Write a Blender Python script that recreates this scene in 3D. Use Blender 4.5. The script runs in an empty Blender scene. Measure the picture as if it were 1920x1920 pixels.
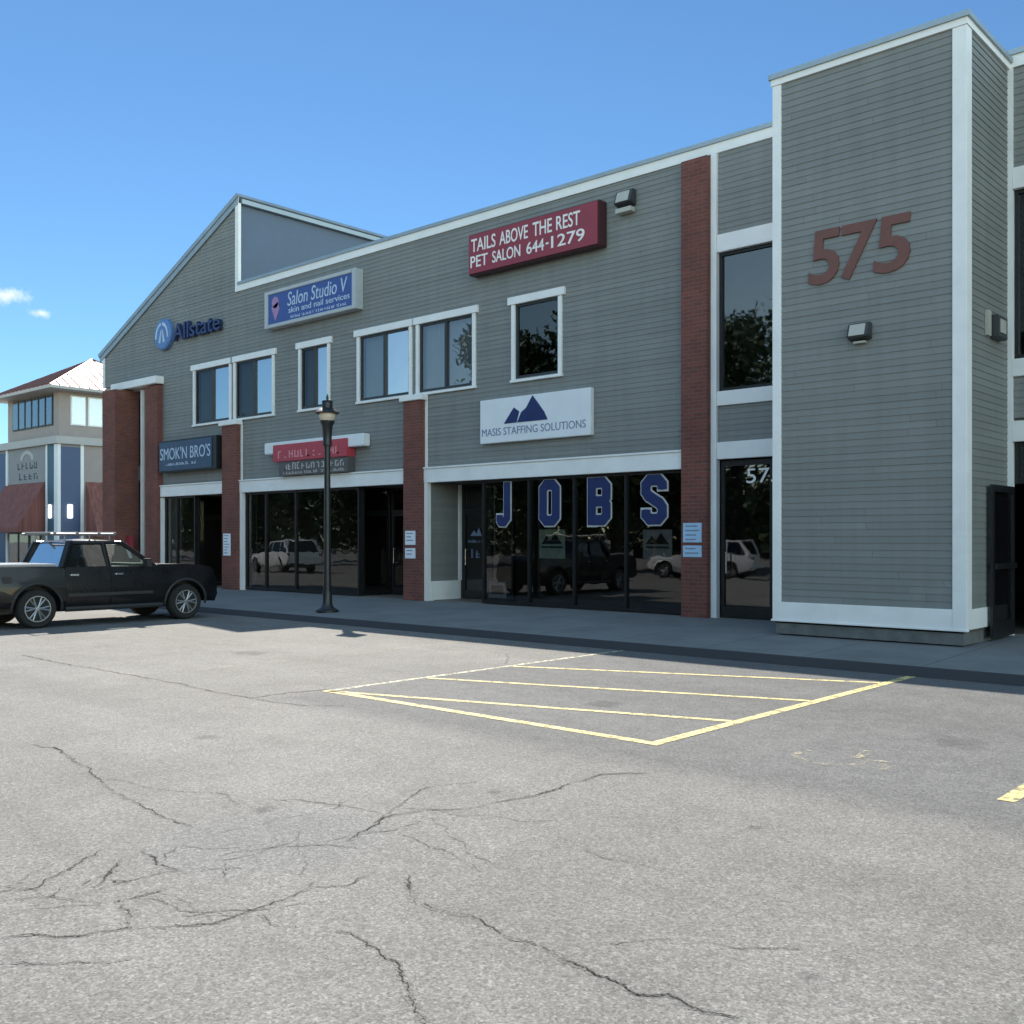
import bpy, bmesh, math, random
from mathutils import Vector, Matrix
R = random.Random(7)
C = bpy.context.scene.collection
sc = bpy.context.scene

# ------------------------------------------------------------------ materials
def nt(name):
    m = bpy.data.materials.new(name); m.use_nodes = True
    t = m.node_tree
    for n in list(t.nodes): t.nodes.remove(n)
    o = t.nodes.new('ShaderNodeOutputMaterial')
    return m, t, o
def nd(t, typ, **kw):
    n = t.nodes.new(typ)
    for k, v in kw.items():
        if k in n.inputs: n.inputs[k].default_value = v
        else: setattr(n, k, v)
    return n
def mixc(t, fac, a, b, mode='MIX'):
    n = t.nodes.new('ShaderNodeMix'); n.data_type = 'RGBA'; n.blend_type = mode
    for s, v in ((n.inputs[0], fac), (n.inputs[6], a), (n.inputs[7], b)):
        if hasattr(v, 'is_linked') or hasattr(v, 'links'): t.links.new(v, s)
        else: s.default_value = v if not isinstance(v, tuple) else (*v, 1)[:4]
    return n.outputs[2]
def ramp(t, fac, stops):
    n = t.nodes.new('ShaderNodeValToRGB'); t.links.new(fac, n.inputs[0])
    e = n.color_ramp.elements
    while len(e) < len(stops): e.new(0.5)
    for i, (p, c) in enumerate(stops):
        e[i].position = p; e[i].color = (c, c, c, 1) if not isinstance(c, tuple) else (*c, 1)
    return n.outputs[0]
def noise(t, scale, detail=4, rough=.55, vec=None, out=0):
    n = nd(t, 'ShaderNodeTexNoise', Scale=scale, Detail=detail, Roughness=rough)
    if vec is None:
        tc = nd(t, 'ShaderNodeTexCoord'); vec = tc.outputs['Object']
    t.links.new(vec, n.inputs['Vector']); return n.outputs[out]
def math_(t, op, a, b=0.0, clamp=False):
    n = t.nodes.new('ShaderNodeMath'); n.operation = op; n.use_clamp = clamp
    for s, v in ((n.inputs[0], a), (n.inputs[1], b)):
        if hasattr(v, 'links'): t.links.new(v, s)
        else: s.default_value = v
    return n.outputs[0]
def objvec(t):
    return nd(t, 'ShaderNodeTexCoord').outputs['Object']
def mat(name, col, rough=.6, amt=.12, scale=3.0, metal=0.0, bump=0.0, bscale=60, spec=.5, stretch=None, coat=0):
    m, t, o = nt(name)
    p = nd(t, 'ShaderNodeBsdfPrincipled', Roughness=rough, Metallic=metal)
    p.inputs['Specular IOR Level'].default_value = spec
    if coat: p.inputs['Coat Weight'].default_value = coat; p.inputs['Coat Roughness'].default_value = .04
    v = objvec(t)
    if stretch:
        mp = nd(t, 'ShaderNodeMapping'); mp.inputs['Scale'].default_value = stretch
        t.links.new(v, mp.inputs['Vector']); v = mp.outputs[0]
    f = noise(t, scale, 5, .6, v)
    f2 = ramp(t, f, [(.25, 1 - amt), (.75, 1 + amt)])
    t.links.new(mixc(t, 1.0, col, f2, 'MULTIPLY'), p.inputs['Base Color'])
    r = ramp(t, f, [(.2, max(0, rough - .08)), (.8, min(1, rough + .08))])
    t.links.new(r, p.inputs['Roughness'])
    if bump:
        b = nd(t, 'ShaderNodeBump', Strength=bump, Distance=.01)
        t.links.new(noise(t, bscale, 3), b.inputs['Height']); t.links.new(b.outputs[0], p.inputs['Normal'])
    t.links.new(p.outputs[0], o.inputs[0])
    return m
def glass(name, tint, refl, ior=1.5, rough=0.0):
    m, t, o = nt(name)
    tr = nd(t, 'ShaderNodeBsdfTransparent'); tr.inputs[0].default_value = (*tint, 1)
    gl = nd(t, 'ShaderNodeBsdfGlossy', Roughness=rough); gl.inputs[0].default_value = (.95, .97, 1, 1)
    lw = nd(t, 'ShaderNodeLayerWeight', Blend=.5)
    f = math_(t, 'ADD', math_(t, 'MULTIPLY', math_(t, 'POWER', lw.outputs['Facing'], 5.0), 1 - refl), refl, True)
    bp = nd(t, 'ShaderNodeBump', Strength=.1, Distance=.02)
    t.links.new(noise(t, 1.3, 2), bp.inputs['Height']); t.links.new(bp.outputs[0], gl.inputs['Normal'])
    mx = nd(t, 'ShaderNodeMixShader'); t.links.new(f, mx.inputs[0])
    t.links.new(tr.outputs[0], mx.inputs[1]); t.links.new(gl.outputs[0], mx.inputs[2])
    t.links.new(mx.outputs[0], o.inputs[0]); return m
def siding_mat(name, col):
    m, t, o = nt(name); p = nd(t, 'ShaderNodeBsdfPrincipled', Roughness=.65); v = objvec(t)
    s = nd(t, 'ShaderNodeSeparateXYZ'); t.links.new(v, s.inputs[0])
    row = math_(t, 'FLOOR', math_(t, 'DIVIDE', math_(t, 'ADD', s.outputs[2], .001), .105))
    w1 = nd(t, 'ShaderNodeTexWhiteNoise', noise_dimensions='1D'); t.links.new(row, w1.inputs['W'])
    u = math_(t, 'ADD', math_(t, 'DIVIDE', math_(t, 'ADD', s.outputs[0], s.outputs[1]), 3.66), w1.outputs['Value'])
    cell = nd(t, 'ShaderNodeCombineXYZ'); t.links.new(math_(t, 'FLOOR', u), cell.inputs[0]); t.links.new(row, cell.inputs[1])
    w2 = nd(t, 'ShaderNodeTexWhiteNoise', noise_dimensions='2D'); t.links.new(cell.outputs[0], w2.inputs['Vector'])
    tone = ramp(t, w2.outputs['Value'], [(0, .93), (1, 1.06)])
    joint = math_(t, 'LESS_THAN', math_(t, 'FRACT', u), .0018)
    mp = nd(t, 'ShaderNodeMapping'); mp.inputs['Scale'].default_value = (2.2, 2.2, .18); t.links.new(v, mp.inputs['Vector'])
    streak = ramp(t, noise(t, 1.6, 6, .65, mp.outputs[0]), [(.3, .9), (.7, 1.06)])
    big = ramp(t, noise(t, .35, 5, .6, v), [(.3, .93), (.7, 1.06)])
    c = mixc(t, 1.0, col, tone, 'MULTIPLY'); c = mixc(t, 1.0, c, streak, 'MULTIPLY'); c = mixc(t, 1.0, c, big, 'MULTIPLY')
    c = mixc(t, math_(t, 'MULTIPLY', joint, .6), c, (.05, .05, .05)); t.links.new(c, p.inputs['Base Color'])
    t.links.new(p.outputs[0], o.inputs[0]); return m
def lit(name, col, strength):
    m, t, o = nt(name); e = nd(t, 'ShaderNodeEmission', Strength=strength); e.inputs[0].default_value = (*col, 1); t.links.new(e.outputs[0], o.inputs[0]); return m
def brick_mat(name):
    m, t, o = nt(name)
    p = nd(t, 'ShaderNodeBsdfPrincipled', Roughness=.85)
    s = nd(t, 'ShaderNodeSeparateXYZ'); t.links.new(objvec(t), s.inputs[0])
    cb = nd(t, 'ShaderNodeCombineXYZ')
    t.links.new(math_(t, 'ADD', s.outputs[0], s.outputs[1]), cb.inputs[0]); t.links.new(s.outputs[2], cb.inputs[1])
    b = nd(t, 'ShaderNodeTexBrick', Scale=1.0)
    b.inputs['Color1'].default_value = (.19, .058, .042, 1); b.inputs['Color2'].default_value = (.13, .045, .035, 1)
    b.inputs['Mortar'].default_value = (.15, .105, .09, 1)
    b.inputs['Brick Width'].default_value = .21; b.inputs['Row Height'].default_value = .075; b.inputs['Mortar Size'].default_value = .006
    b.inputs['Bias'].default_value = -.1
    t.links.new(cb.outputs[0], b.inputs['Vector'])
    f = ramp(t, noise(t, 1.2, 6, .65), [(.25, .75), (.75, 1.2)])
    t.links.new(mixc(t, 1.0, b.outputs[0], f, 'MULTIPLY'), p.inputs['Base Color'])
    bp = nd(t, 'ShaderNodeBump', Strength=.5, Distance=.008); bp.invert = True
    t.links.new(b.outputs[1], bp.inputs['Height']); t.links.new(bp.outputs[0], p.inputs['Normal'])
    t.links.new(p.outputs[0], o.inputs[0]); return m
def asphalt_mat():
    m, t, o = nt('worn_asphalt')
    p = nd(t, 'ShaderNodeBsdfPrincipled', Roughness=.8); p.inputs['Specular IOR Level'].default_value = .15
    v = objvec(t); s = nd(t, 'ShaderNodeSeparateXYZ'); t.links.new(v, s.inputs[0])
    big = noise(t, .35, 6, .6, v); mid = noise(t, 4.0, 5, .6, v); fine = noise(t, 95, 4, .75, v)
    base = mixc(t, ramp(t, big, [(.3, 0), (.7, 1)]), (.172, .164, .152), (.207, .198, .185))
    base = mixc(t, 1.0, base, ramp(t, mid, [(.3, .94), (.7, 1.05)]), 'MULTIPLY'); base = mixc(t, 1.0, base, ramp(t, noise(t, 1.1, 5, .65, v), [(.3, .88), (.7, 1.08)]), 'MULTIPLY')
    # newer, darker lane along the parking row: world y beyond 6.0 and x right of -9.1
    wob = math_(t, 'MULTIPLY', math_(t, 'SUBTRACT', noise(t, 1.1, 5, .7, v), .5), .5)
    ya = math_(t, 'MULTIPLY', math_(t, 'SUBTRACT', math_(t, 'ADD', s.outputs[1], wob), 6.0), 2.5, True)
    xa = math_(t, 'MULTIPLY', math_(t, 'SUBTRACT', math_(t, 'ADD', s.outputs[0], wob), -9.1), 3.0, True)
    new = math_(t, 'MULTIPLY', ya, xa)
    base = mixc(t, math_(t, 'MULTIPLY', new, .85), base, mixc(t, ramp(t, mid, [(.3, 0), (.7, 1)]), (.112, .111, .112), (.146, .144, .142)))
    # grey sealed patch in the foreground
    dx = math_(t, 'MULTIPLY', math_(t, 'ADD', s.outputs[0], 4.75), 1.25); dy = math_(t, 'MULTIPLY', math_(t, 'SUBTRACT', s.outputs[1], 3.3), 1.1)
    rr = math_(t, 'SQRT', math_(t, 'ADD', math_(t, 'MULTIPLY', dx, dx), math_(t, 'MULTIPLY', dy, dy)))
    rr = math_(t, 'ADD', rr, math_(t, 'MULTIPLY', wob, 1.6))
    patch = ramp(t, rr, [(.5, 1), (.85, 0)])
    base = mixc(t, math_(t, 'MULTIPLY', patch, .35), base, (.16, .165, .172))
    mpb = nd(t, 'ShaderNodeMapping'); mpb.inputs['Scale'].default_value = (.07, .9, 1); t.links.new(v, mpb.inputs['Vector'])
    base = mixc(t, 1.0, base, ramp(t, noise(t, 1.0, 4, .6, mpb.outputs[0]), [(.3, .9), (.7, 1.07)]), 'MULTIPLY')
    for sx_, sy_, sr_ in ((-1.76, 3.62, .07), (-2.9, 5.26, .05), (-4.56, 4.87, .06), (-5.3, 3.6, .1), (-6.2, 8.2, .25), (-2.9, 8.6, .3), (-12.7, 8.4, .35), (-7.6, 4.6, .12)):
        ax_ = math_(t, 'SUBTRACT', s.outputs[0], sx_); ay_ = math_(t, 'SUBTRACT', s.outputs[1], sy_)
        q_ = math_(t, 'DIVIDE', math_(t, 'SQRT', math_(t, 'ADD', math_(t, 'MULTIPLY', ax_, ax_), math_(t, 'MULTIPLY', ay_, ay_))), sr_)
        q_ = math_(t, 'ADD', q_, math_(t, 'MULTIPLY', math_(t, 'SUBTRACT', mid, .5), 1.6))
        base = mixc(t, math_(t, 'MULTIPLY', ramp(t, q_, [(.4, 1), (1.0, 0)]), .5), base, (.06, .06, .06))
    # aggregate
    vo = nd(t, 'ShaderNodeTexVoronoi', Scale=105.0); t.links.new(v, vo.inputs['Vector'])
    sep = nd(t, 'ShaderNodeSeparateColor'); t.links.new(vo.outputs['Color'], sep.inputs[0])
    agg = ramp(t, sep.outputs[0], [(0, .68), (.35, .93), (.7, 1.05), (1, 1.4)])
    vo2 = nd(t, 'ShaderNodeTexVoronoi', Scale=62.0); t.links.new(v, vo2.inputs['Vector'])
    sep2 = nd(t, 'ShaderNodeSeparateColor'); t.links.new(vo2.outputs['Color'], sep2.inputs[0])
    agg2 = ramp(t, sep2.outputs[1], [(0, .84), (.5, 1.0), (1, 1.2)])
    base = mixc(t, 1.0, base, agg, 'MULTIPLY'); base = mixc(t, 1.0, base, agg2, 'MULTIPLY')
    base = mixc(t, 1.0, base, ramp(t, fine, [(.3, .82), (.7, 1.18)]), 'MULTIPLY')
    # oil drips and small dark stains
    st = ramp(t, noise(t, 1.9, 3, .5, v), [(.73, 0), (.8, 1)])
    base = mixc(t, math_(t, 'MULTIPLY', st, .45), base, (.07, .07, .07))
    t.links.new(base, p.inputs['Base Color'])
    b = nd(t, 'ShaderNodeBump', Strength=.55, Distance=.006)
    h = math_(t, 'ADD', sep.outputs[0], math_(t, 'MULTIPLY', fine, 1.2))
    t.links.new(h, b.inputs['Height']); t.links.new(b.outputs[0], p.inputs['Normal'])
    t.links.new(p.outputs[0], o.inputs[0]); return m
def paint_mat(name, col, wear):
    m, t, o = nt(name)
    p = nd(t, 'ShaderNodeBsdfPrincipled', Roughness=.75)
    tr = nd(t, 'ShaderNodeBsdfTransparent')
    f = noise(t, 9, 7, .75); f = math_(t, 'ADD', math_(t, 'MULTIPLY', f, .6), math_(t, 'MULTIPLY', noise(t, 70, 3, .7), .4))
    a = ramp(t, f, [(wear - .05, 0), (wear + .06, 1)])
    c = mixc(t, noise(t, 3, 4), col, tuple(min(1, x * 1.15) for x in col)); t.links.new(c, p.inputs['Base Color'])
    mx = nd(t, 'ShaderNodeMixShader'); t.links.new(a, mx.inputs[0]); t.links.new(tr.outputs[0], mx.inputs[1]); t.links.new(p.outputs[0], mx.inputs[2])
    t.links.new(mx.outputs[0], o.inputs[0]); return m
def slab_mat(name, col):
    m, t, o = nt(name)
    p = nd(t, 'ShaderNodeBsdfPrincipled', Roughness=.85)
    v = objvec(t); s = nd(t, 'ShaderNodeSeparateXYZ'); t.links.new(v, s.inputs[0])
    fr = math_(t, 'FRACT', math_(t, 'DIVIDE', s.outputs[0], 1.6)); ln = math_(t, 'LESS_THAN', fr, .012)
    f = ramp(t, noise(t, .8, 7, .65, v), [(.25, .72), (.75, 1.2)])
    c = mixc(t, 1.0, col, f, 'MULTIPLY'); c = mixc(t, 1.0, c, ramp(t, noise(t, 60, 3, .7, v), [(.3, .85), (.7, 1.12)]), 'MULTIPLY')
    c = mixc(t, math_(t, 'MULTIPLY', ln, .6), c, (.03, .03, .03)); t.links.new(c, p.inputs['Base Color'])
    t.links.new(p.outputs[0], o.inputs[0]); return m
def leaf_mat(name, a, b):
    m, t, o = nt(name)
    p = nd(t, 'ShaderNodeBsdfPrincipled', Roughness=.6)
    t.links.new(mixc(t, noise(t, .9, 4), a, b), p.inputs['Base Color']); t.links.new(p.outputs[0], o.inputs[0]); return m

M = dict(
 siding=siding_mat('grey_green_siding', (.205, .212, .202)),
 wedge=mat('blue_grey_panel', (.085, .125, .19), .55, .1, 1.5),
 trim=mat('white_trim', (.78, .78, .77), .5, .07, 2.0),
 flash=mat('grey_metal_flashing', (.30, .36, .40), .4, .12, 2, metal=.4),
 brick=brick_mat('red_brick'), asphalt=asphalt_mat(),
 walk=slab_mat('sidewalk_concrete', (.19, .19, .185)), kerb=mat('shade_black_asphalt_kerb', (.032, .032, .034), .9, .25, 5, bump=.3),  # kerb colour blackened to paint in the building's shade
 plinth=mat('rough_concrete', (.13, .135, .135), .9, .3, 5, bump=.3),
 yellow=paint_mat('yellow_line_paint', (.62, .50, .22), .455), pale=paint_mat('faded_line_paint', (.62, .58, .42), .50), ghost=paint_mat('worn_off_paint', (.42, .37, .25), .55),
 crumb=paint_mat('crumbled_asphalt', (.10, .095, .086), .53), crack=mat('crack_dirt', (.035, .032, .028), .95, .4, 20),
 alu=mat('dark_bronze_frame', (.018, .018, .02), .4, .2, 6, metal=.3), black=mat('black_metal', (.012, .013, .015), .4, .2, 5),
 sash=mat('dark_window_sash', (.03, .035, .04), .45, .1, 6),
 gl_shop=glass('tinted_shop_glass', (.42, .42, .4), .08, 1.55, .012), gl_up=glass('upper_window_glass', (.45, .5, .5), .6, 1.5), gl_mid=glass('dim_window_glass', (.4, .43, .45), .17, 1.5),
 gl_scr=glass('screened_window_glass', (.22, .23, .24), .06, 1.5), gl_ent=glass('entry_glass', (.2, .2, .21), .10, 1.6, .02),
 blind=mat('pale_blind', (.55, .57, .58), .7, .06, 4), blindg=mat('grey_screen', (.16, .17, .175), .9, .1, 30),
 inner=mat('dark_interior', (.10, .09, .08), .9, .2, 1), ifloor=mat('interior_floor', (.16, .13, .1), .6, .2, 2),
 roof=mat('roof_membrane', (.2, .2, .2), .9, .15, 2),
 red=mat('maroon_sign_face', (.25, .028, .045), .35, .12, 2), redd=mat('maroon_sign_side', (.05, .015, .02), .5), white=mat('white_sign_face', (.72, .75, .78), .4, .05, 2),
 letter=mat('white_lettering', (.78, .76, .74), .45, .05), blue=mat('royal_blue_face', (.035, .075, .27), .4, .12, 4), navy=mat('navy_lettering', (.015, .028, .115), .4, .1),
 signframe=mat('grey_sign_frame', (.42, .45, .47), .45, .08), pink=mat('mauve_emblem', (.35, .2, .38), .5), greyb=mat('grey_lettering', (.17, .21, .32), .5),
 letb=mat('pale_blue_lettering', (.45, .55, .68), .5), slate=mat('slate_blue_face', (.035, .07, .125), .4, .2, 3), bluelet=mat('blue_channel_letter', (.014, .028, .1), .4), logob=mat('mid_blue_disc', (.09, .19, .42), .4),
 reds=mat('red_light_box', (.42, .05, .07), .4, .15, 3), pinkl=mat('pink_lettering', (.62, .25, .27), .5), dkpanel=mat('dark_menu_panel', (.09, .085, .085), .5, .2, 3), palel=mat('dim_pale_lettering', (.42, .4, .38), .5),
 numeral=mat('rust_brown_numeral', (.155, .062, .05), .6, .2, 5), outline=mat('pale_grey_outline', (.5, .5, .5), .5),
 paper=mat('paper_notice', (.72, .76, .82), .7, .06, 6), paperb=mat('light_blue_notice', (.38, .56, .75), .6, .12, 9), ink=mat('notice_ink', (.2, .23, .3), .7), greenp=mat('green_poster', (.34, .42, .33), .7, .3, 7), greyp=mat('grey_poster', (.34, .34, .36), .7, .2, 7),
 lens=mat('frosted_lens', (.42, .41, .36), .35, .08), bronze=mat('bronze_fixture', (.04, .04, .042), .45), globe=mat('peach_glass_globe', (.62, .5, .4), .25, .1),
 pipe=mat('white_downspout', (.62, .6, .57), .4, .12, 2), tan=mat('beige_stucco', (.34, .29, .265), .8, .08, 1.5), tanl=mat('pale_beige_band', (.43, .42, .4), .7, .06, 2), grey=mat('grey_stucco', (.27, .27, .27), .8, .08, 1.5),
 bluep=mat('blue_panel', (.05, .085, .17), .5, .1, 2), teal=mat('teal_panel', (.045, .11, .15), .5, .1, 2), awn=mat('brick_red_canvas', (.2, .075, .06), .8, .45, 2.2, stretch=(3, 3, .05)),
 metroof=mat('brown_standing_seam_metal', (.24, .12, .10), .5, .1, 2, metal=.6), pane=glass('cupola_glass', (.5, .55, .6), .3, 1.5), sconce=lit('lit_sconce', (.9, .9, 1.0), .9),
 paint=mat('black_car_paint', (.005, .005, .007), .3, .1, 3, spec=.3, coat=.25), wpaint=mat('white_car_paint', (.75, .75, .73), .25, .03, 3, coat=.5), carglass=glass('car_side_glass', (.07, .08, .08), .05, 1.5), clear=glass('windscreen_glass', (.7, .8, .74), .07, 1.5),
 chrome=mat('bright_chrome', (.75, .75, .75), .15, .05, metal=1), rim=mat('silver_alloy', (.3, .3, .31), .4, .1, 8, metal=.8), rackm=mat('dull_aluminium', (.25, .25, .25), .55, .1, 5, metal=.5), tyre=mat('tyre_rubber', (.014, .014, .014), .85, .2, 12), cover=mat('grey_vinyl_cover', (.35, .35, .36), .25, .08, 3), cabin=mat('cabin_trim', (.05, .05, .05), .8), lampr=mat('red_tail_lens', (.2, .01, .01), .2), lampc=mat('clear_headlamp', (.35, .37, .38), .15), plastic=mat('black_plastic', (.02, .02, .02), .6),
 bark=mat('tree_bark', (.07, .055, .04), .9, .3, 6, bump=.4), leafa=leaf_mat('dark_leaves', (.02, .045, .014), (.05, .09, .03)), leafb=leaf_mat('mid_leaves', (.03, .06, .02), (.08, .11, .035)),
)

# ------------------------------------------------------------------ mesh tools
OFF = {}
class MB:
    def __init__(s): s.v = []; s.f = []
    def add(s, vs, fs):
        n = len(s.v); s.v += [tuple(v) for v in vs]; s.f += [tuple(n + i for i in f) for f in fs]; return s
    def box(s, x0, x1, y0, y1, z0, z1):
        v = [(x, y, z) for z in (z0, z1) for x, y in ((x0, y0), (x1, y0), (x1, y1), (x0, y1))]
        return s.add(v, [(3, 2, 1, 0), (4, 5, 6, 7), (0, 1, 5, 4), (1, 2, 6, 5), (2, 3, 7, 6), (3, 0, 4, 7)])
    def quad(s, a, b, c, d): return s.add([a, b, c, d], [(0, 1, 2, 3)])
    def prism(s, pts, vec):
        n = len(pts); a = [Vector(p) for p in pts]; b = [p + Vector(vec) for p in a]
        return s.add(a + b, [tuple(range(n))[::-1], tuple(range(n, 2 * n))] + [(i, (i + 1) % n, n + (i + 1) % n, n + i) for i in range(n)])
    def lathe(s, prof, c, seg=20, axis='z'):
        vs = []; n = len(prof)
        for i in range(seg):
            a = 2 * math.pi * i / seg
            for r, h in prof:
                p = (r * math.cos(a), r * math.sin(a), h)
                if axis == 'x': p = (p[2], p[0], p[1])
                if axis == 'y': p = (p[0], p[2], p[1])
                vs.append((c[0] + p[0], c[1] + p[1], c[2] + p[2]))
        fs = [(i * n + j, ((i + 1) % seg) * n + j, ((i + 1) % seg) * n + j + 1, i * n + j + 1) for i in range(seg) for j in range(n - 1)]
        fs += [tuple(i * n for i in range(seg))[::-1], tuple(i * n + n - 1 for i in range(seg))]
        return s.add(vs, fs)
    def tube(s, a, b, r, seg=10, r2=None):
        a = Vector(a); b = Vector(b); d = (b - a).normalized(); q = d.to_track_quat('Z', 'Y'); r2 = r if r2 is None else r2
        vs = []
        for p, rr in ((a, r), (b, r2)):
            for i in range(seg):
                t = 2 * math.pi * i / seg; vs.append(p + q @ Vector((rr * math.cos(t), rr * math.sin(t), 0)))
        return s.add(vs, [(i, (i + 1) % seg, seg + (i + 1) % seg, seg + i) for i in range(seg)] + [tuple(range(seg))[::-1], tuple(range(seg, 2 * seg))])
    def build(s, name, m, parent=None, bevel=0, smooth=False, seg=2):
        o_ = OFF.get(parent.name, Vector((0, 0, 0))) if parent else Vector((0, 0, 0))
        me = bpy.data.meshes.new(name)
        me.from_pydata([Vector(v) - o_ for v in s.v], [], s.f); me.materials.append(m)
        bm = bmesh.new(); bm.from_mesh(me); bmesh.ops.recalc_face_normals(bm, faces=bm.faces)
        if bevel:
            bmesh.ops.bevel(bm, geom=[e for e in bm.edges if e.is_manifold and e.calc_face_angle(0) > .6], offset=bevel, segments=seg, affect='EDGES', clamp_overlap=True)
        bm.to_mesh(me); bm.free()
        if smooth:
            for p in me.polygons: p.use_smooth = True
            if smooth != 2:
                me.set_sharp_from_angle(angle=math.radians(40))
        o = bpy.data.objects.new(name, me); C.objects.link(o)
        if parent: o.parent = parent; OFF[o.name] = o_
        return o
def thing(name, loc, label, cat, group=None):
    o = bpy.data.objects.new(name, None); C.objects.link(o); o.location = loc; o.empty_display_size = .2
    OFF[o.name] = Vector(loc); o['label'] = label; o['category'] = cat
    if group: o['group'] = group
    return o
def tag(o, label, cat, group=None):
    o['label'] = label; o['category'] = cat
    if group: o['group'] = group
    return o
def struct(o): o['kind'] = 'structure'; return o
DG = None
def text_mesh(txt, size, bold=0.0, ext=.004, sx=1.0, shear=0.0, align='LEFT', space=1.0):
    cu = bpy.data.curves.new('t', 'FONT'); cu.body = txt; cu.size = size; cu.extrude = ext; cu.offset = bold; cu.shear = shear
    cu.align_x = align; cu.resolution_u = 4; cu.space_character = space
    ob = bpy.data.objects.new('t', cu); C.objects.link(ob); dg = bpy.context.evaluated_depsgraph_get()
    me = bpy.data.meshes.new_from_object(ob.evaluated_get(dg)); bpy.data.objects.remove(ob)
    vs = [Vector((v.co.x * sx, v.co.y, v.co.z)) for v in me.vertices]; fs = [tuple(p.vertices) for p in me.polygons]
    return vs, fs
def letters(mb, txt, x0, x1, z0, z1, y, bold=0.0, ext=.006, shear=0.0, ny=-1):
    """stand lettering on a wall facing -Y, stretched to fill the given box"""
    vs, fs = text_mesh(txt, 1.0, bold, ext / max(z1 - z0, .01), 1.0, shear)
    ax, bx_ = min(v.x for v in vs), max(v.x for v in vs); ay, by = min(v.y for v in vs), max(v.y for v in vs)
    out = [(x0 + (v.x - ax) / (bx_ - ax) * (x1 - x0), y - (v.z * (z1 - z0)) , z0 + (v.y - ay) / (by - ay) * (z1 - z0)) for v in vs]
    mb.add(out, fs); return mb
def scrawl(mb, n, x0, x1, z0, z1, y, rnd):
    """lettering too blurred to read: strokes of letter size"""
    w = (x1 - x0) / n; h = z1 - z0; t = w * .2
    for i in range(n):
        a = x0 + i * w; hh = h * (1 if rnd.random() < .25 else .8)
        if rnd.random() < .8: mb.box(a, a + t, y - .006, y, z0, z0 + hh)
        if rnd.random() < .6: mb.box(a + w * .55, a + w * .55 + t, y - .006, y, z0, z0 + hh * rnd.choice([1, .9, .55]))
        q = rnd.choice([.0, .45, .85]); mb.box(a + t, a + w * .55, y - .0055, y - .0005, z0 + hh * q, z0 + hh * q + h * .15)
        if rnd.random() < .5: mb.box(a + t, a + w * .55, y - .0055, y - .0005, z0, z0 + h * .15)

# ------------------------------------------------------------------ setting: ground
ground = struct(MB().add([(-420, -420, 0), (420, -420, 0), (420, 420, 0), (-420, 420, 0)], [(0, 1, 2, 3)]).build('ground', M['asphalt']))
F = 17.0; KY = 12.72
sw = struct(MB().prism([(-46, KY + .15, -.1), (-46, KY + .15, .055), (-46, F - .05, .15), (-46, 24, .15), (-46, 24, -.1)], (62, 0, 0)).build('sidewalk', M['walk']))
kb = struct(MB().prism([(-46, KY - .42, -.05), (-46, KY - .42, .006), (-46, KY - .2, .03), (-46, KY + .05, .052), (-46, KY + .149, .057), (-46, KY + .149, -.05)], (62, 0, 0)).build('kerb', M['kerb']))  # kerb widened into a dark berm that deepens the shadow strip
cracks = [
[(-4.99,1.94),(-4.93,2.06),(-5.07,2.28),(-5.26,2.58)],
[(-4.88,1.90),(-4.75,2.07),(-4.55,2.16),(-4.46,2.26),(-4.46,2.54)],
[(-4.71,2.27),(-4.85,2.39),(-5.02,2.57)],
[(-4.76,2.34),(-4.66,2.40),(-4.66,2.46)],
[(-4.45,2.25),(-4.24,2.18),(-4.08,2.12)],
[(-4.42,1.72),(-4.22,1.90),(-4.08,2.15),(-3.91,2.38),(-3.91,2.59),(-3.91,2.79),(-3.98,2.99),(-4.04,3.07)],
[(-3.94,2.96),(-3.84,3.07),(-3.90,3.25)],
[(-8.38,3.51),(-8.02,3.56),(-7.11,3.38),(-6.40,3.20),(-5.88,3.13),(-5.47,3.11),(-5.29,3.13)],
[(-8.15,3.58),(-7.49,3.44),(-7.38,3.49)],
[(-4.41,3.53),(-4.53,3.78),(-4.63,4.06),(-4.59,4.29),(-4.38,4.45),(-4.35,4.75),(-4.29,4.99),(-4.34,5.40),(-4.33,5.72),(-4.10,6.00)],
[(-4.57,3.85),(-4.86,4.36),(-4.96,4.64),(-4.83,5.00)],
[(-5.49,3.75),(-5.32,3.87),(-5.04,3.99),(-4.70,4.04)],
[(-3.75,3.39),(-3.46,3.15),(-3.27,3.15),(-3.14,3.19),(-2.88,3.15),(-2.70,3.14),(-2.48,3.11),(-2.32,3.10),(-2.16,3.07),(-2.07,3.12),(-1.93,3.11),(-1.75,3.12)],
[(-3.44,2.70),(-3.18,2.67),(-2.98,2.63),(-2.81,2.54),(-2.67,2.44),(-2.54,2.37)],
[(-5.10,2.72),(-4.81,2.65),(-4.65,2.68),(-4.55,2.66)],
[(-5.00,2.71),(-4.79,2.61)],
[(-4.15,1.61),(-4.01,1.72),(-3.89,1.85),(-3.78,2.02)],
[(-14.92,6.09),(-13.59,6.03),(-12.32,6.07),(-11.03,6.08),(-9.83,6.04),(-9.12,6.04),(-9.11,6.49),(-9.04,6.97)],
[(-9.09,6.02),(-8.39,6.10),(-7.96,6.36)],
[(-6.79,3.35),(-6.24,3.44),(-5.81,3.64),(-5.50,3.56)],
[(-9.95,10.87),(-9.09,9.95)],
[(-3.58,2.61),(-3.68,2.57),(-3.87,2.59)],
[(-5.21,2.29),(-5.12,2.14),(-5.02,2.03)],
]
CW = {12: .015, 9: .015, 13: .012, 5: .012, 17: .022, 18: .015, 7: .012, 0: .009, 1: .009, 2: .013, 3: .013}
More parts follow.
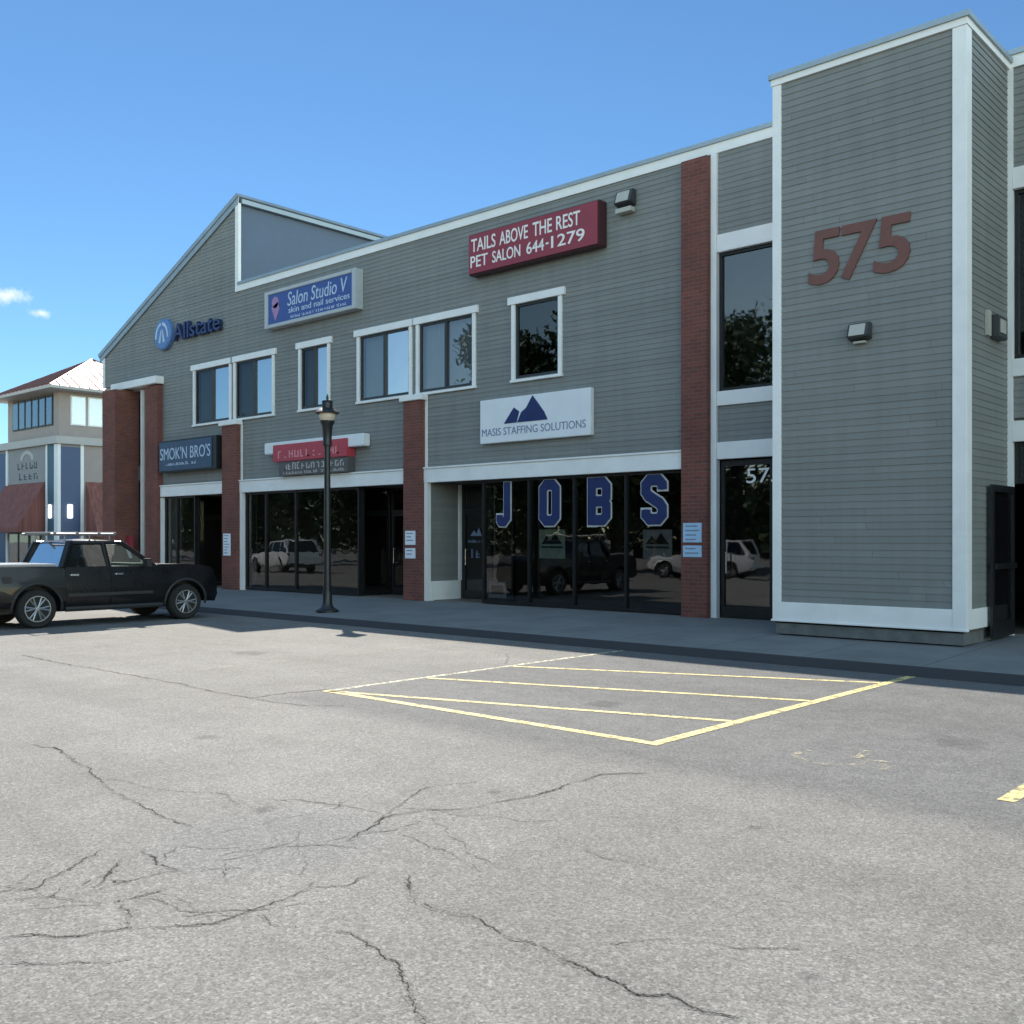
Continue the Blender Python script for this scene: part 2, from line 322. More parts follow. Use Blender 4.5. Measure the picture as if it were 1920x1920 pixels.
def crack(pl, w0, amp, keep=1.0):
    pts = []; walk = 0
    for a, b in zip(pl, pl[1:]):
        a = Vector(a); b = Vector(b); n = max(2, int((b - a).length / .022)); d = (b - a).normalized(); q = Vector((-d.y, d.x))
        for k in range(n):
            walk = walk * .82 + R.uniform(-amp, amp); f = (k + R.uniform(-.3, .3) * (k > 0)) / n
            pts.append(a.lerp(b, max(0, f)) + q * walk)
    mb = MB(); N = len(pts); ww = 1.0; on = True
    for i in range(N - 1):
        if not on: on = R.random() < .35
        elif R.random() < .07: on = R.random() < keep
        ww = min(1.5, max(.18, ww + R.uniform(-.45, .45)))
        d = (pts[i + 1] - pts[i]); 
        if d.length < 1e-4 or not on: continue
        q = Vector((-d.y, d.x)).normalized() * w0 * ww * .22 * min(1, i / 6 + .15, (N - i) / 6 + .1); e_ = d.normalized() * .003
        q2 = q * R.uniform(.4, 1.3)
        mb.quad((*(pts[i] + q - e_), .004), (*(pts[i] - q2 - e_), .004), (*(pts[i + 1] - q * R.uniform(.5, 1.2) + e_), .004), (*(pts[i + 1] + q2 + e_), .004))
        if R.random() < .035: # crumbled bit beside the crack
            c = pts[i] + Vector((R.uniform(-.015, .015), R.uniform(-.015, .015))); r_ = w0 * R.uniform(.5, 1.1)
            mb.add([(c.x + r_ * R.uniform(.5, 1) * math.cos(t_), c.y + r_ * R.uniform(.5, 1) * math.sin(t_), .0045) for t_ in (0, 1.1, 2.2, 3.3, 4.4, 5.4)], [(0, 1, 2, 3, 4, 5)])
    if mb.v: mb.build('crack', M['crack'], ground)
    return pts
def crumble(pts, w):
    mb = MB(); N = len(pts); A = []; B_ = []
    for i, p in enumerate(pts):
        d = pts[min(i + 2, N - 1)] - pts[max(i - 2, 0)]; q = Vector((-d.y, d.x)).normalized() * w * .5 * R.uniform(.55, 1.2)
        A.append((*(p + q), .0025)); B_.append((*(p - q), .0025))
    mb.add(A + B_, [(i, i + 1, N + i + 1, N + i) for i in range(N - 1)]); mb.build('crack_edge', M['crumb'], ground)
rw = random.Random(31)
for k in range(13):      # web of fine cracks in the broken area
    x, y = rw.uniform(-5.1, -3.9), rw.uniform(1.85, 2.9); a_ = rw.choice([.4, 1.9, -.5, 1.2]) + rw.uniform(-.4, .4); pl = [(x, y)]
    for j in range(rw.randint(2, 4)):
        a_ += rw.uniform(-.6, .6); x += .16 * math.cos(a_); y += .16 * math.sin(a_); pl.append((x, y))
    cracks.append(pl)
for k in range(9):
    x, y = rw.uniform(-5.2, -2.2), rw.uniform(3.0, 4.4); a_ = rw.uniform(0, 6.28); pl = [(x, y)]
    for j in range(rw.randint(2, 5)):
        a_ += rw.uniform(-.5, .5); x += .2 * math.cos(a_); y += .2 * math.sin(a_); pl.append((x, y))
    cracks.append(pl)
for ci in range(23, len(cracks)): CW[ci] = .0045
for ci, pl in enumerate(cracks):
    pts = crack(pl, CW.get(ci, .009), .012 if ci != 17 else .014, .985)
    crumble(pts, CW.get(ci, .009) * 3.4)
    for k in range(len(pts) // 60):      # hairline side branches
        p = R.choice(pts); a_ = R.uniform(0, 6.28); L_ = R.uniform(.08, .3)
        crack([tuple(p), (p.x + L_ * .6 * math.cos(a_), p.y + L_ * .6 * math.sin(a_)), (p.x + L_ * math.cos(a_ + .4), p.y + L_ * math.sin(a_ + .4))], .004, .004, .8)

def stripe(mb, a, b, w, z=.004):
    a = Vector(a); b = Vector(b); d = (b - a).normalized(); q = Vector((-d.y, d.x)) * w / 2
    mb.quad((*(a + q), z), (*(a - q), z), (*(b - q), z), (*(b + q), z))
h = MB(); stripe(h, (-8.95, 6.87), (-4.62, 6.87), .11); stripe(h, (-4.68, 6.93), (-4.68, 12.28), .11, .0045)
struct(h.build('hatched_bay_marking', M['yellow']))
h = MB()
stripe(h, (-8.9, 6.87), (-4.74, 8.18), .09); stripe(h, (-8.86, 8.3), (-4.74, 9.74), .09); stripe(h, (-8.86, 9.8), (-4.74, 11.5), .09)
struct(h.build('hatched_bay_stripes', M['yellow']))
h = MB(); stripe(h, (-8.92, 6.93), (-8.92, 12.28), .09); struct(h.build('faded_bay_line', M['pale']))
for x, m in ((-2.02, 'yellow'), (.6, 'yellow'), (3.2, 'yellow'), (-11.55, 'ghost'), (-14.2, 'ghost'), (-16.85, 'ghost'), (-21.9, 'ghost'), (-24.5, 'ghost'), (-27.1, 'ghost')):
    h = MB(); stripe(h, (x, 6.85), (x, 12.28), .11 if m == 'yellow' else .09); struct(h.build('parking_line', M[m]))
h = MB()   # worn wheelchair symbol
cx, cy = -3.3, 7.45
for i in range(9):
    a0 = math.radians(150 + i * 24); a1 = math.radians(150 + (i + 1) * 24)
    stripe(h, (cx - .1 + .26 * math.cos(a0), cy - .12 + .26 * math.sin(a0)), (cx - .1 + .26 * math.cos(a1), cy - .12 + .26 * math.sin(a1)), .07)
stripe(h, (cx + .02, cy + .3), (cx + .05, cy - .02), .08, .0044); stripe(h, (cx + .05, cy), (cx + .3, cy - .02), .07, .0048); stripe(h, (cx + .28, cy), (cx + .38, cy - .28), .07, .0052)
struct(h.build('worn_stall_symbol', M['ghost']))

# ------------------------------------------------------------------ main building
RZ = 8.98; GX = -26.38; LX = -34.71
bld = thing('commercial_building', (-20, F, 0), 'two storey strip of shops in grey clapboard siding with brick pillars and a shed gable', 'building')
def course_wall(mb, x0, x1, z0, z1, holes, y=F, step=.105, xl=None, side=None):
    """overlapping clapboard courses; side=(x, ysign) turns the wall to face +X, then x0..x1 are y values"""
    z = z0
    while z < z1 - 1e-4:
        zt = min(z + step, z1); a = x0
        if xl: a = max(x0, xl((z + zt) / 2))
        iv = [(a, x1)]
        for hx0, hx1, hz0, hz1 in holes:
            if hz0 < (z + zt) / 2 < hz1:
                nv = []
                for p, q in iv:
                    if hx1 <= p or hx0 >= q: nv.append((p, q)); continue
                    if hx0 > p: nv.append((p, hx0))
                    if hx1 < q: nv.append((hx1, q))
                iv = nv
        for p, q in iv:
            j = R.uniform(-.0015, .0015)
            if side is None:
                b = y - .014 + j; t_ = y - .004
                mb.add([(p, b, z), (q, b, z), (q, t_, zt), (p, t_, zt), (p, y + .03, z), (q, y + .03, z)], [(0, 1, 2, 3), (4, 5, 1, 0)])
            else:
                b = side + .014 + j; t_ = side + .004
                mb.add([(b, p, z), (b, q, z), (t_, q, zt), (t_, p, zt), (side - .03, p, z), (side - .03, q, z)], [(0, 1, 2, 3), (4, 5, 1, 0)])
        z = zt
wins = [(-28.70, -26.74, 1), (-26.45, -24.55, 1), (-23.24, -22.02, 0), (-20.72, -18.78, 1), (-18.46, -16.60, 1), (-15.31, -14.02, 0)]
WZ0, WZ1 = 5.22, 6.87
holes = [(a, b, WZ0, WZ1) for a, b, _ in wins]
sid = MB()
course_wall(sid, -31.46, -10.83, 3.33, RZ, holes)
course_wall(sid, LX, -31.46, 6.92, RZ, [], xl=lambda z: LX + max(0, z - 8.1) / (11.67 - 8.1) * (GX - LX))
gl = lambda z: LX + max(0, z - 8.1) / (11.67 - 8.1) * (GX - LX)
course_wall(sid, LX, GX, RZ, 11.5, [], xl=gl)
course_wall(sid, -10.13, -7.95, 3.47, 4.16, []); course_wall(sid, -10.13, -7.95, 7.39, RZ, [])
course_wall(sid, -4.91, 6.0, 3.52, 4.18, []); course_wall(sid, -4.91, 6.0, 7.37, RZ, [])
sid.build('siding_wall', M['siding'], bld)
# structural shell behind the siding
sh = MB()
def backing(x0, x1, z0, z1, hs=()):
    xs = sorted({x0, x1, *[h for q in hs for h in q[:2]]})
    for a, b in zip(xs, xs[1:]):
        inh = [q for q in hs if q[0] <= a and b <= q[1]]
        if inh:
            sh.box(a, b, F + .03, F + .14, z0, inh[0][2]); sh.box(a, b, F + .03, F + .14, inh[0][3], z1)
        else: sh.box(a, b, F + .03, F + .14, z0, z1)
backing(-31.46, -10.2, 3.3, RZ - .02, holes); backing(LX, -31.46, 6.92, 8.08)
backing(-10.2, -7.9, 3.2, 4.3); backing(-10.2, -7.9, 7.2, RZ - .02); backing(-5, 6, 3.2, 4.3); backing(-5, 6, 7.2, RZ - .02)
sh.prism([(LX, F + .03, 8.08), (GX - .02, F + .03, 8.08), (GX - .02, F + .03, 11.62), (LX, F + .03, 8.09)], (0, .1, 0))
sh.box(LX, -34.6, F + .15, 28, .1, 8.05); sh.box(5.9, 6, F + .15, 28, .1, RZ - .05); sh.box(LX, 6, 27.9, 28, .1, RZ - .05)
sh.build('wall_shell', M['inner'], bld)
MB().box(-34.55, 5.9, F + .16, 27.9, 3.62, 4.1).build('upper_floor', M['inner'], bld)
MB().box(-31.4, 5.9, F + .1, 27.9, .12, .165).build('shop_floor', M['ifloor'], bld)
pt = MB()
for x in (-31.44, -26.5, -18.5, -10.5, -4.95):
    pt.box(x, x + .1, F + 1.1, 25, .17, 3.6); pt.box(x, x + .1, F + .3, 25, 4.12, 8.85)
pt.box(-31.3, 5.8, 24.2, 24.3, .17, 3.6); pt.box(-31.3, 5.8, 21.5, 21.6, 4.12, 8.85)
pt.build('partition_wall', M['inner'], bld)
MB().box(GX + .02, 6.02, F + .12, 28.05, RZ - .03, RZ + .06).build('flat_roof', M['roof'], bld)
# roof edge: white fascia and metal cap
e = MB(); e.box(GX + .1, -7.95, F - .04, F + .028, 8.95, 9.14); e.box(-4.98, 6.05, F - .04, F + .028, 8.95, 9.14); e.build('fascia_trim', M['trim'], bld)
e = MB(); e.box(GX + .1, -7.9, F - .075, F + .25, 9.14, 9.22); e.box(-5.03, 6.09, F - .075, F + .25, 9.14, 9.22); e.build('roof_edge_cap', M['flash'], bld)
# shed gable
MB().prism([(GX, F + .1, 9.0), (GX, 27, 9.0), (GX, 27, 11.55), (GX, F + .1, 11.55)], (-.1, 0, 0)).build('gable_side_wall', M['wedge'], bld)
MB().box(GX - .05, GX + .12, F - .045, F + .05, 8.95, 11.56).build('gable_corner_trim', M['trim'], bld)
d = Vector((GX - LX, 0, 11.67 - 8.1)).normalized(); nrm = Vector((-d.z, 0, d.x))
a = Vector((LX, F - .09, 8.1)) - d * .25; b = Vector((GX + .16, F - .09, 11.67 + .07))
MB().prism([a, b, b + nrm * .13 - d * .03, a + nrm * .13], (0, 10.2, 0)).build('shed_roof', M['flash'], bld)
a2 = a + Vector((0, .03, 0)) - nrm * .002; b2 = b + Vector((0, .03, 0)) - nrm * .002
MB().prism([a2 - nrm * .17, b2 - nrm * .17 - d * .12, b2 - d * .02, a2], (0, .03, 0)).build('rake_trim', M['flash'], bld)
MB().box(GX - .02, GX + .16, F + .06, 27, 11.56, 11.69).build('ridge_cap', M['flash'], bld)
MB().box(LX - .03, LX + .1, F - .04, F + .03, 6.92, 8.05).build('corner_trim', M['trim'], bld)
# brick pillars, caps, arcade at the far end
for x0, x1, zt in ((-31.46, -30.67, 6.62), (-26.89, -26.12, 5.0), (-18.82, -18.2, 5.0), (-10.83, -10.26, 8.9)):
    MB().box(x0, x1, F - .2, F + .03, .15, zt).build('brick_pillar', M['brick'], bld)
MB().box(-33.5, -32.62, 16.35, 17.2, .15, 6.62).build('brick_pier', M['brick'], bld)
for x0, x1 in ((-26.98, -26.05), (-18.91, -18.11)): MB().box(x0, x1, F - .27, F - .02, 5.0, 5.13).build('pillar_cap', M['trim'], bld, bevel=.012)
MB().box(-33.6, -30.6, F - .32, F + .01, 6.66, 6.9).build('soffit_slab', M['trim'], bld, bevel=.015)
e = MB(); e.box(-34.7, -31.5, 19.0, 19.1, .15, 6.6); e.build('arcade_back_wall', M['grey'], bld)
MB().box(LX, -31.46, F + .02, 19.1, 6.6, 6.9).build('arcade_ceiling', M['tan'], bld)
MB().box(-32.02, -31.84, 16.92, 17.06, .2, 6.6).build('downspout', M['pipe'], bld, bevel=.03)
# white vertical trims and lintel bands
for q in ((-26.10, -25.98, F - .1, F + .03, .15, 3.0), (-18.18, -18.08, F - .1, F + .03, .15, 3.0), (-26.115, -26.05, F - .06, F - .02, 3.38, 5.0), (-18.195, -18.13, F - .06, F - .02, 3.38, 5.0), (-30.66, -30.58, F - .1, F + .03, .15, 2.97)): MB().box(*q).build('jamb_trim', M['trim'], bld)
for x0, x1 in ((-30.66, -26.91), (-26.11, -18.83), (-18.19, -10.84)):
    e = MB(); e.box(x0, x1, F - .11, F + .1, 3.0, 3.33); e.box(x0, x1, F - .14, F - .02, 3.33, 3.37); e.build('lintel_band', M['trim'], bld, bevel=.006)

# upper windows
def window(x0, x1, kind):
    z0, z1 = WZ0, WZ1; w = .085
    e = MB(); e.box(x0 - w, x0 + .02, F - .05, F + .05, z0 - .03, z1); e.box(x1 - .02, x1 + w, F - .05, F + .05, z0 - .03, z1)
    e.box(x0 - w - .09, x1 + w + .09, F - .075, F + .05, z1, z1 + .17); e.box(x0 - w - .02, x1 + w + .02, F - .075, F + .05, z0 - .09, z0 - .03)
    fr = e.build('window', M['trim'], bld, bevel=.006)
    e = MB(); a, b = x0 + .02, x1 - .02; t = .055; ys = (F + .0, F + .06)
    e.box(a, a + t, *ys, z0 - .03, z1); e.box(b - t, b, *ys, z0 - .03, z1); e.box(a + t, b - t, *ys, z0 - .03, z0 + t); e.box(a + t, b - t, *ys, z1 - t, z1)
    m = (a + b) / 2
    if kind != 'fixed': e.box(m - .035, m + .035, F - .01, F + .05, z0 + t, z1 - t)
    e.build('sash', M['sash'], fr)
    if kind == 'fixed':
        MB().quad((a + t, F + .035, z0 + t), (b - t, F + .035, z0 + t), (b - t, F + .035, z1 - t), (a + t, F + .035, z1 - t)).build('glass_pane', M['gl_shop'], fr)
        return
    lm, rm = {'sky': ('gl_scr', 'gl_up'), 'mid': ('gl_mid', 'gl_up'), 'dim': ('gl_mid', 'gl_mid')}[kind]
    MB().quad((a + t, F + .03, z0 + t), (m - .035, F + .03, z0 + t), (m - .035, F + .03, z1 - t), (a + t, F + .03, z1 - t)).build('glass_pane', M[lm], fr)
    MB().quad((m + .035, F + .04, z0 + t), (b - t, F + .04, z0 + t), (b - t, F + .04, z1 - t), (m + .035, F + .04, z1 - t)).build('glass_pane', M[rm], fr)
    bl = MB(); x = a + .03
    while x < b - .1:
        o = R.uniform(-.012, .012); bl.quad((x, F + .17 + o, z0), (x + .085, F + .2 - o, z0), (x + .085, F + .2 - o, z1), (x, F + .17 + o, z1)); x += .088
    bl.build('vertical_blind', M['blind'], fr)
for (x0, x1, _), k in zip(wins, ('sky', 'sky', 'sky', 'mid', 'dim', 'fixed')): window(x0, x1, k)

# shop fronts
def mull(mb, x, y, z0, z1, w=.05): mb.box(x - w / 2, x + w / 2, y - .05, y + .06, z0, z1)
def panes(fr, xs, y, z0, z1, m):
    for a, b in zip(xs, xs[1:]):
        MB().quad((a + .025, y, z0 + .06), (b - .025, y, z0 + .06), (b - .025, y, z1 - .05), (a + .025, y, z1 - .05)).build('glass_pane', m, fr)
def shopfront(xs, y, z0=.17, z1=3.0, m=None):
    e = MB()
    for x in xs: mull(e, x, y, z0, z1, .055)
    e.box(xs[0] + .0275, xs[-1] - .0275, y - .045, y + .055, z0, z0 + .07); e.box(xs[0] + .0275, xs[-1] - .0275, y - .045, y + .055, z1 - .06, z1)
    fr = e.build('shop_window', M['alu'], bld); panes(fr, xs, y, z0, z1, m or M['gl_shop']); return fr
def shopdoor(x0, x1, y, z0=.17, z1=2.35, top=3.0, m=None):
    e = MB(); t = .07
    e.box(x0, x0 + t, y - .03, y + .03, z0, z1); e.box(x1 - t, x1, y - .03, y + .03, z0, z1); e.box(x0 + t, x1 - t, y - .03, y + .03, z0, z0 + .2); e.box(x0 + t, x1 - t, y - .03, y + .03, z1 - .1, z1)
    dr = e.build('shop_door', M['alu'], bld)
    MB().quad((x0 + t, y, z0 + .2), (x1 - t, y, z0 + .2), (x1 - t, y, z1 - .1), (x0 + t, y, z1 - .1)).build('glass_pane', m or M['gl_shop'], dr)
    MB().tube((x0 + .14, y - .09, 1.0), (x0 + .14, y - .09, 1.4), .014).tube((x0 + .14, y - .09, 1.02), (x0 + .14, y - .02, 1.02), .01).tube((x0 + .14, y - .09, 1.38), (x0 + .14, y - .02, 1.38), .01).build('door_handle', M['chrome'], dr, smooth=True)
    if top > z1:
        e = MB(); e.box(x0, x1, y - .04, y + .04, z1 + .003, z1 + .06); e.box(x0, x1, y - .04, y + .04, top - .06, top); e.box(x0, x0 + .04, y - .035, y + .035, z1 + .06, top - .06); e.box(x1 - .04, x1, y - .035, y + .035, z1 + .06, top - .06)
        tr = e.build('transom', M['alu'], bld)
        MB().quad((x0, y, z1 + .06), (x1, y, z1 + .06), (x1, y, top - .06), (x0, y, top - .06)).build('glass_pane', m or M['gl_shop'], tr)
    return dr
def recess_glass(x, y0, y1, m=None):     # glazed return of a recess
    e = MB(); e.box(x - .025, x + .025, y0, y0 + .06, .17, 3.0); e.box(x - .025, x + .025, y1 - .06, y1, .17, 3.0); e.box(x - .025, x + .025, y0 + .06, y1 - .06, .17, .24); e.box(x - .025, x + .025, y0 + .06, y1 - .06, 2.94, 3.0)
    fr = e.build('recess_window', M['alu'], bld)
    MB().quad((x, y0 + .06, .24), (x, y1 - .06, .24), (x, y1 - .06, 2.94), (x, y0 + .06, 2.94)).build('glass_pane', m or M['gl_shop'], fr)
# bay at the left
shopfront([-30.55, -29.87, -28.78], F + .06); recess_glass(-28.75, F + .12, F + 1.1); shopdoor(-28.7, -27.6, F + 1.1); shopfront([-27.57, -26.95], F + 1.1)
# middle bay
shopfront([-25.95, -24.96, -23.53, -22.17, -20.80], F + .06); recess_glass(-20.77, F + .12, F + 1.1); shopdoor(-20.7, -19.65, F + 1.1); shopfront([-19.62, -18.85], F + 1.1)
# bay with big lettering
e = MB(); course_wall(e, F + .03, F + 1.05, .62, 3.0, [], side=-18.1); e.build('recess_siding', M['siding'], bld)
MB().box(-18.2, -18.1, F + .04, F + 1.15, .15, 3.0).build('recess_wall', M['inner'], bld)
e = MB(); e.box(-18.095, -18.06, F + .04, F + 1.03, .15, .62); e.box(-18.095, -18.05, F + .97, F + 1.06, .62, 3.0); e.build('recess_trim', M['trim'], bld)
shopdoor(-18.02, -17.1, F + 1.1); shopfront([-17.08, -16.35], F + 1.1)
sf = shopfront([-16.32, -14.93, -13.65, -12.30, -10.88], F + .06)
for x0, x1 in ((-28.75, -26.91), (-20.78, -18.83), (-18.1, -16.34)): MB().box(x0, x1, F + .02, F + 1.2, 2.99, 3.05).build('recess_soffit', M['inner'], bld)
# entry beside the tower, and its repeat on the far right
def entry(x0, x1, trim0, xs_up, xs_dn):
    e = MB(); e.box(*trim0, F - .07, F + .05, .15, 8.95); e.build('entry_jamb', M['trim'], bld)
    for z0, z1 in ((3.15, 3.47), (4.16, 4.43), (7.06, 7.39)): MB().box(x0, x1, F - .06, F + .06, z0, z1).build('entry_band', M['trim'], bld, bevel=.006)
    shopfront(xs_up, F + .08, 4.43, 7.06, M['gl_ent'])
entry(-10.13, -7.95, (-10.255, -10.132), [-10.1, -8.55, -7.97], None)
shopdoor(-10.1, -9.02, F + .08, .17, 3.12, 3.12, M['gl_ent']); shopfront([-8.98, -7.97], F + .08, .17, 3.14, M['gl_ent'])
entry(-4.9, 6.0, (-4.975, -4.902), [-4.87, -3.4, -1.9, .0, 1.9, 3.8, 5.95], None)
shopfront([-3.75, -1.9, .0, 1.9, 3.8, 5.95], F + .08, .17, 3.14, M['gl_ent'])
shopfront([-4.87, -3.8], F + .08, 2.5, 3.14, M['gl_ent'])
# door held open against the tower
dx = -4.89
e = MB(); y0, y1 = 15.9, 16.95
e.box(dx - .022, dx + .022, y0, y0 + .085, .18, 2.45); e.box(dx - .022, dx + .022, y1 - .085, y1, .18, 2.45); e.box(dx - .022, dx + .022, y0 + .085, y1 - .085, .18, .42); e.box(dx - .022, dx + .022, y0 + .085, y1 - .085, 2.35, 2.45)
od = e.build('open_door', M['black'], bld); od['label'] = 'black framed glass door standing open'
MB().quad((dx, y0 + .085, .42), (dx, y1 - .085, .42), (dx, y1 - .085, 2.35), (dx, y0 + .085, 2.35)).build('glass_pane', M['gl_ent'], od)
MB().box(dx + .03, dx + .07, y0 + .05, y1 - .05, 1.2, 1.28).build('push_bar', M['black'], od)

# tower
TX0, TX1, TY, TZ = -7.95, -4.98, 15.05, 9.02
e = MB(); course_wall(e, TX0 + .1, TX1 - .1, .64, TZ - .1, [], y=TY); course_wall(e, TY + .1, F, .64, TZ - .1, [], side=TX1); e.build('tower_siding', M['siding'], bld)
MB().box(TX0 + .02, TX1 - .02, TY + .02, F + .2, .3, TZ).build('tower_core', M['inner'], bld)
e = MB(); e.box(TX0 - .01, TX0 + .14, TY - .03, TY + .12, .35, TZ - .1); e.box(TX1 - .17, TX1 + .03, TY - .03, TY + .19, .35, TZ - .1); e.box(TX0 - .01, TX0 + .02, TY + .12, F, .35, TZ - .1); e.build('tower_corner_trim', M['trim'], bld, bevel=.006)
e = MB(); e.box(TX0 + .14, TX1 - .17, TY - .026, TY + .02, .35, .64); e.box(TX1 - .02, TX1 + .026, TY + .19, F - .1, .35, .64); e.box(TX0 - .03, TX1 + .05, TY - .045, TY + .02, .33, .36); e.build('tower_base_trim', M['trim'], bld, bevel=.004)
e = MB(); e.box(TX0 - .03, TX1 + .045, TY - .045, TY + .05, TZ - .1, TZ); e.box(TX1 - .05, TX1 + .045, TY + .05, F + .6, TZ - .1, TZ); e.build('tower_fascia', M['trim'], bld)
MB().box(TX0 - .06, TX1 + .08, TY - .08, F + .7, TZ, TZ + .08).build('tower_cap', M['flash'], bld)
MB().box(TX0 + .03, TX1 - .03, TY + .02, F + .1, .13, .34).build('tower_plinth', M['plinth'], bld)
# fixed letters of the open doorway number
nb = MB(); letters(nb, '575', -9.56, -8.86, 2.68, 2.95, F + .045, .0, .004)
tag(nb.build('door_number', M['letter']), 'small white number 575 on the glass of the entrance door beside the siding tower', 'number')

# ------------------------------------------------------------------ signs, lights and notices on the building
def sign(name, loc, label, cat='sign', group=None): return thing(name, loc, label, cat, group)
# blue salon sign
t = sign('shop_sign', (-22.6, 16.75, 7.6), 'blue salon sign in a pale grey frame under the gable, white script lettering')
e = MB(); x0, x1, z0, z1 = -24.62, -20.58, 7.56, 8.60; y = 16.74
e.box(x0, x0 + .16, y, F, z0, z1); e.box(x1 - .16, x1, y, F, z0, z1); e.box(x0 + .16, x1 - .16, y, F, z0, z0 + .1); e.box(x0 + .16, x1 - .16, y, F, z1 - .1, z1); e.build('sign_frame', M['signframe'], t, bevel=.012)
MB().box(x0 + .16, x1 - .16, y + .03, F - .02, z0 + .1, z1 - .1).build('sign_face', M['blue'], t)
letters(MB(), 'Salon Studio V', -23.55, -20.95, 8.06, 8.44, y + .03, .0, .006, .15).build('lettering', M['letb'], t); letters(MB(), 'skin and nail services', -23.5, -20.85, 7.86, 8.02, y + .03, .004, .006).build('lettering', M['letb'], t); e = MB(); scrawl(e, 26, -23.4, -20.95, 7.71, 7.79, y + .03, random.Random(3)); e.build('lettering', M['letb'], t)
e = MB()
e.lathe([(.001, -.012), (.16, -.012), (.16, 0), (.001, 0)], (-24.12, y + .03, 8.25), 18, 'y'); e.prism([(-24.3, y + .018, 8.12), (-24.12, y + .018, 7.72), (-23.92, y + .018, 8.05), (-24.0, y + .018, 8.25)], (0, .012, 0)); e.build('emblem', M['pink'], t)
# maroon sign
t = sign('shop_sign', (-14.6, 16.7, 7.66), 'maroon pet salon sign with white capitals and a phone number below the roof edge')
MB().box(-16.49, -12.74, 16.72, F - .02, 7.66, 8.60).build('sign_box', M['redd'], t, bevel=.015)
MB().box(-16.46, -12.77, 16.69, 16.718, 7.69, 8.57).build('sign_face', M['red'], t)
for w, a, b in (('TAILS', -16.38, -15.62), ('ABOVE', -15.50, -14.66), ('THE', -14.52, -13.98), ('REST', -13.86, -13.22)): letters(MB(), w, a, b, 8.17, 8.47, 16.69, .008).build('lettering', M['letter'], t)
for w, a, b in (('PET', -16.40, -15.86), ('SALON', -15.72, -14.88), ('644', -14.70, -14.20), ('-', -14.15, -14.07), ('1279', -14.0, -13.1)):
    if w == '-': MB().box(a, b, 16.683, 16.69, 7.93, 7.97).build('lettering', M['letter'], t)
    else: letters(MB(), w, a, b, 7.82, 8.08, 16.69, .008).build('lettering', M['letter'], t)
# insurance style channel letters
t = sign('channel_letter_sign', (-29.0, 16.9, 7.8), 'dark blue channel letters beside a round blue disc on the gable wall')
e = MB(); e.lathe([(.001, -.16), (.46, -.16), (.5, -.12), (.5, 0), (.001, 0)], (-30.43, F - .02, 8.22), 32, 'y'); dsc = e.build('disc', M['logob'], t, smooth=True)
e = MB()
for s in (-1, 1):
    for i in range(7):
        a0 = math.radians(90 + s * (10 + i * 12)); a1 = math.radians(90 + s * (10 + (i + 1) * 12)); cx_ = -30.43 + s * .02
        e.prism([(cx_ + r_ * math.cos(q), F - .187, 8.12 + r_ * 1.15 * math.sin(q)) for r_, q in ((.34, a0), (.42, a0), (.42, a1), (.34, a1))], (0, .006, 0))
    e.prism([(-30.43 + s * .08, F - .187, 7.92), (-30.43 + s * .2, F - .187, 7.98), (-30.43 + s * .05, F - .187, 8.38), (-30.43 + s * .02, F - .187, 8.3)], (0, .006, 0))
e.build('disc_emblem', M['letb'], t)
e = MB(); letters(e, 'Allstate', -29.8, -27.1, 7.92, 8.44, F - .1, .006, .06); e.build('lettering', M['bluelet'], t)
# banner style sign in the left bay
t = sign('shop_sign', (-28.8, 16.7, 3.75), 'dark slate blue box sign with pale capitals over the leftmost shopfront')
MB().box(-30.4, -27.05, 16.72, F - .02, 3.75, 4.75).build('sign_box', M['black'], t, bevel=.015)
MB().box(-30.36, -27.3, 16.7, 16.718, 3.8, 4.7).build('sign_face', M['slate'], t)
e = MB(); letters(e, "SMOK'N BRO'S", -30.3, -27.36, 4.14, 4.52, 16.7, 0); scrawl(e, 18, -30.0, -28.1, 3.95, 4.05, 16.7, random.Random(8)); e.build('lettering', M['letb'], t)
# red and dark light box
t = sign('light_box_sign', (-22.5, 16.7, 3.38), 'red light box sign with a white bar on top, behind the lamp post')
e = MB(); e.box(-24.62, -20.28, 16.74, F - .02, 4.02, 4.34); e.build('top_bar', M['white'], t, bevel=.02)
MB().box(-24.15, -20.88, 16.70, 16.98, 3.78, 4.25).build('red_panel', M['reds'], t, bevel=.01)
MB().box(-23.9, -20.9, 16.74, 16.98, 3.385, 3.777).build('lower_panel', M['dkpanel'], t)
e = MB(); scrawl(e, 11, -23.9, -21.1, 3.87, 4.12, 16.7, random.Random(5)); e.build('red_panel_lettering', M['pinkl'], t)
e = MB(); scrawl(e, 13, -23.7, -21.0, 3.55, 3.74, 16.74, random.Random(6)); scrawl(e, 20, -23.7, -21.0, 3.42, 3.5, 16.74, random.Random(9)); e.build('lower_lettering', M['palel'], t)
# staffing sign
t = sign('shop_sign', (-14.7, 16.85, 3.82), 'white staffing office sign with a dark blue mountain emblem above the lettered window')
MB().box(-16.27, -13.08, 16.86, F - .01, 3.81, 4.80).build('sign_face', M['white'], t, bevel=.012)
e = MB(); yy = 16.859
e.prism([(-15.52, yy, 4.22), (-15.22, yy, 4.56), (-15.06, yy, 4.46), (-15.14, yy, 4.22)], (0, -.008, 0)); e.prism([(-15.12, yy, 4.22), (-15.0, yy, 4.44), (-14.86, yy, 4.52), (-14.67, yy, 4.78), (-14.34, yy, 4.40), (-14.24, yy, 4.22)], (0, -.01, 0)); e.build('mountain_emblem', M['navy'], t)
e = MB(); letters(e, 'MASIS STAFFING SOLUTIONS', -16.2, -13.2, 3.97, 4.14, yy, 0, .006); e.build('lettering', M['greyb'], t)
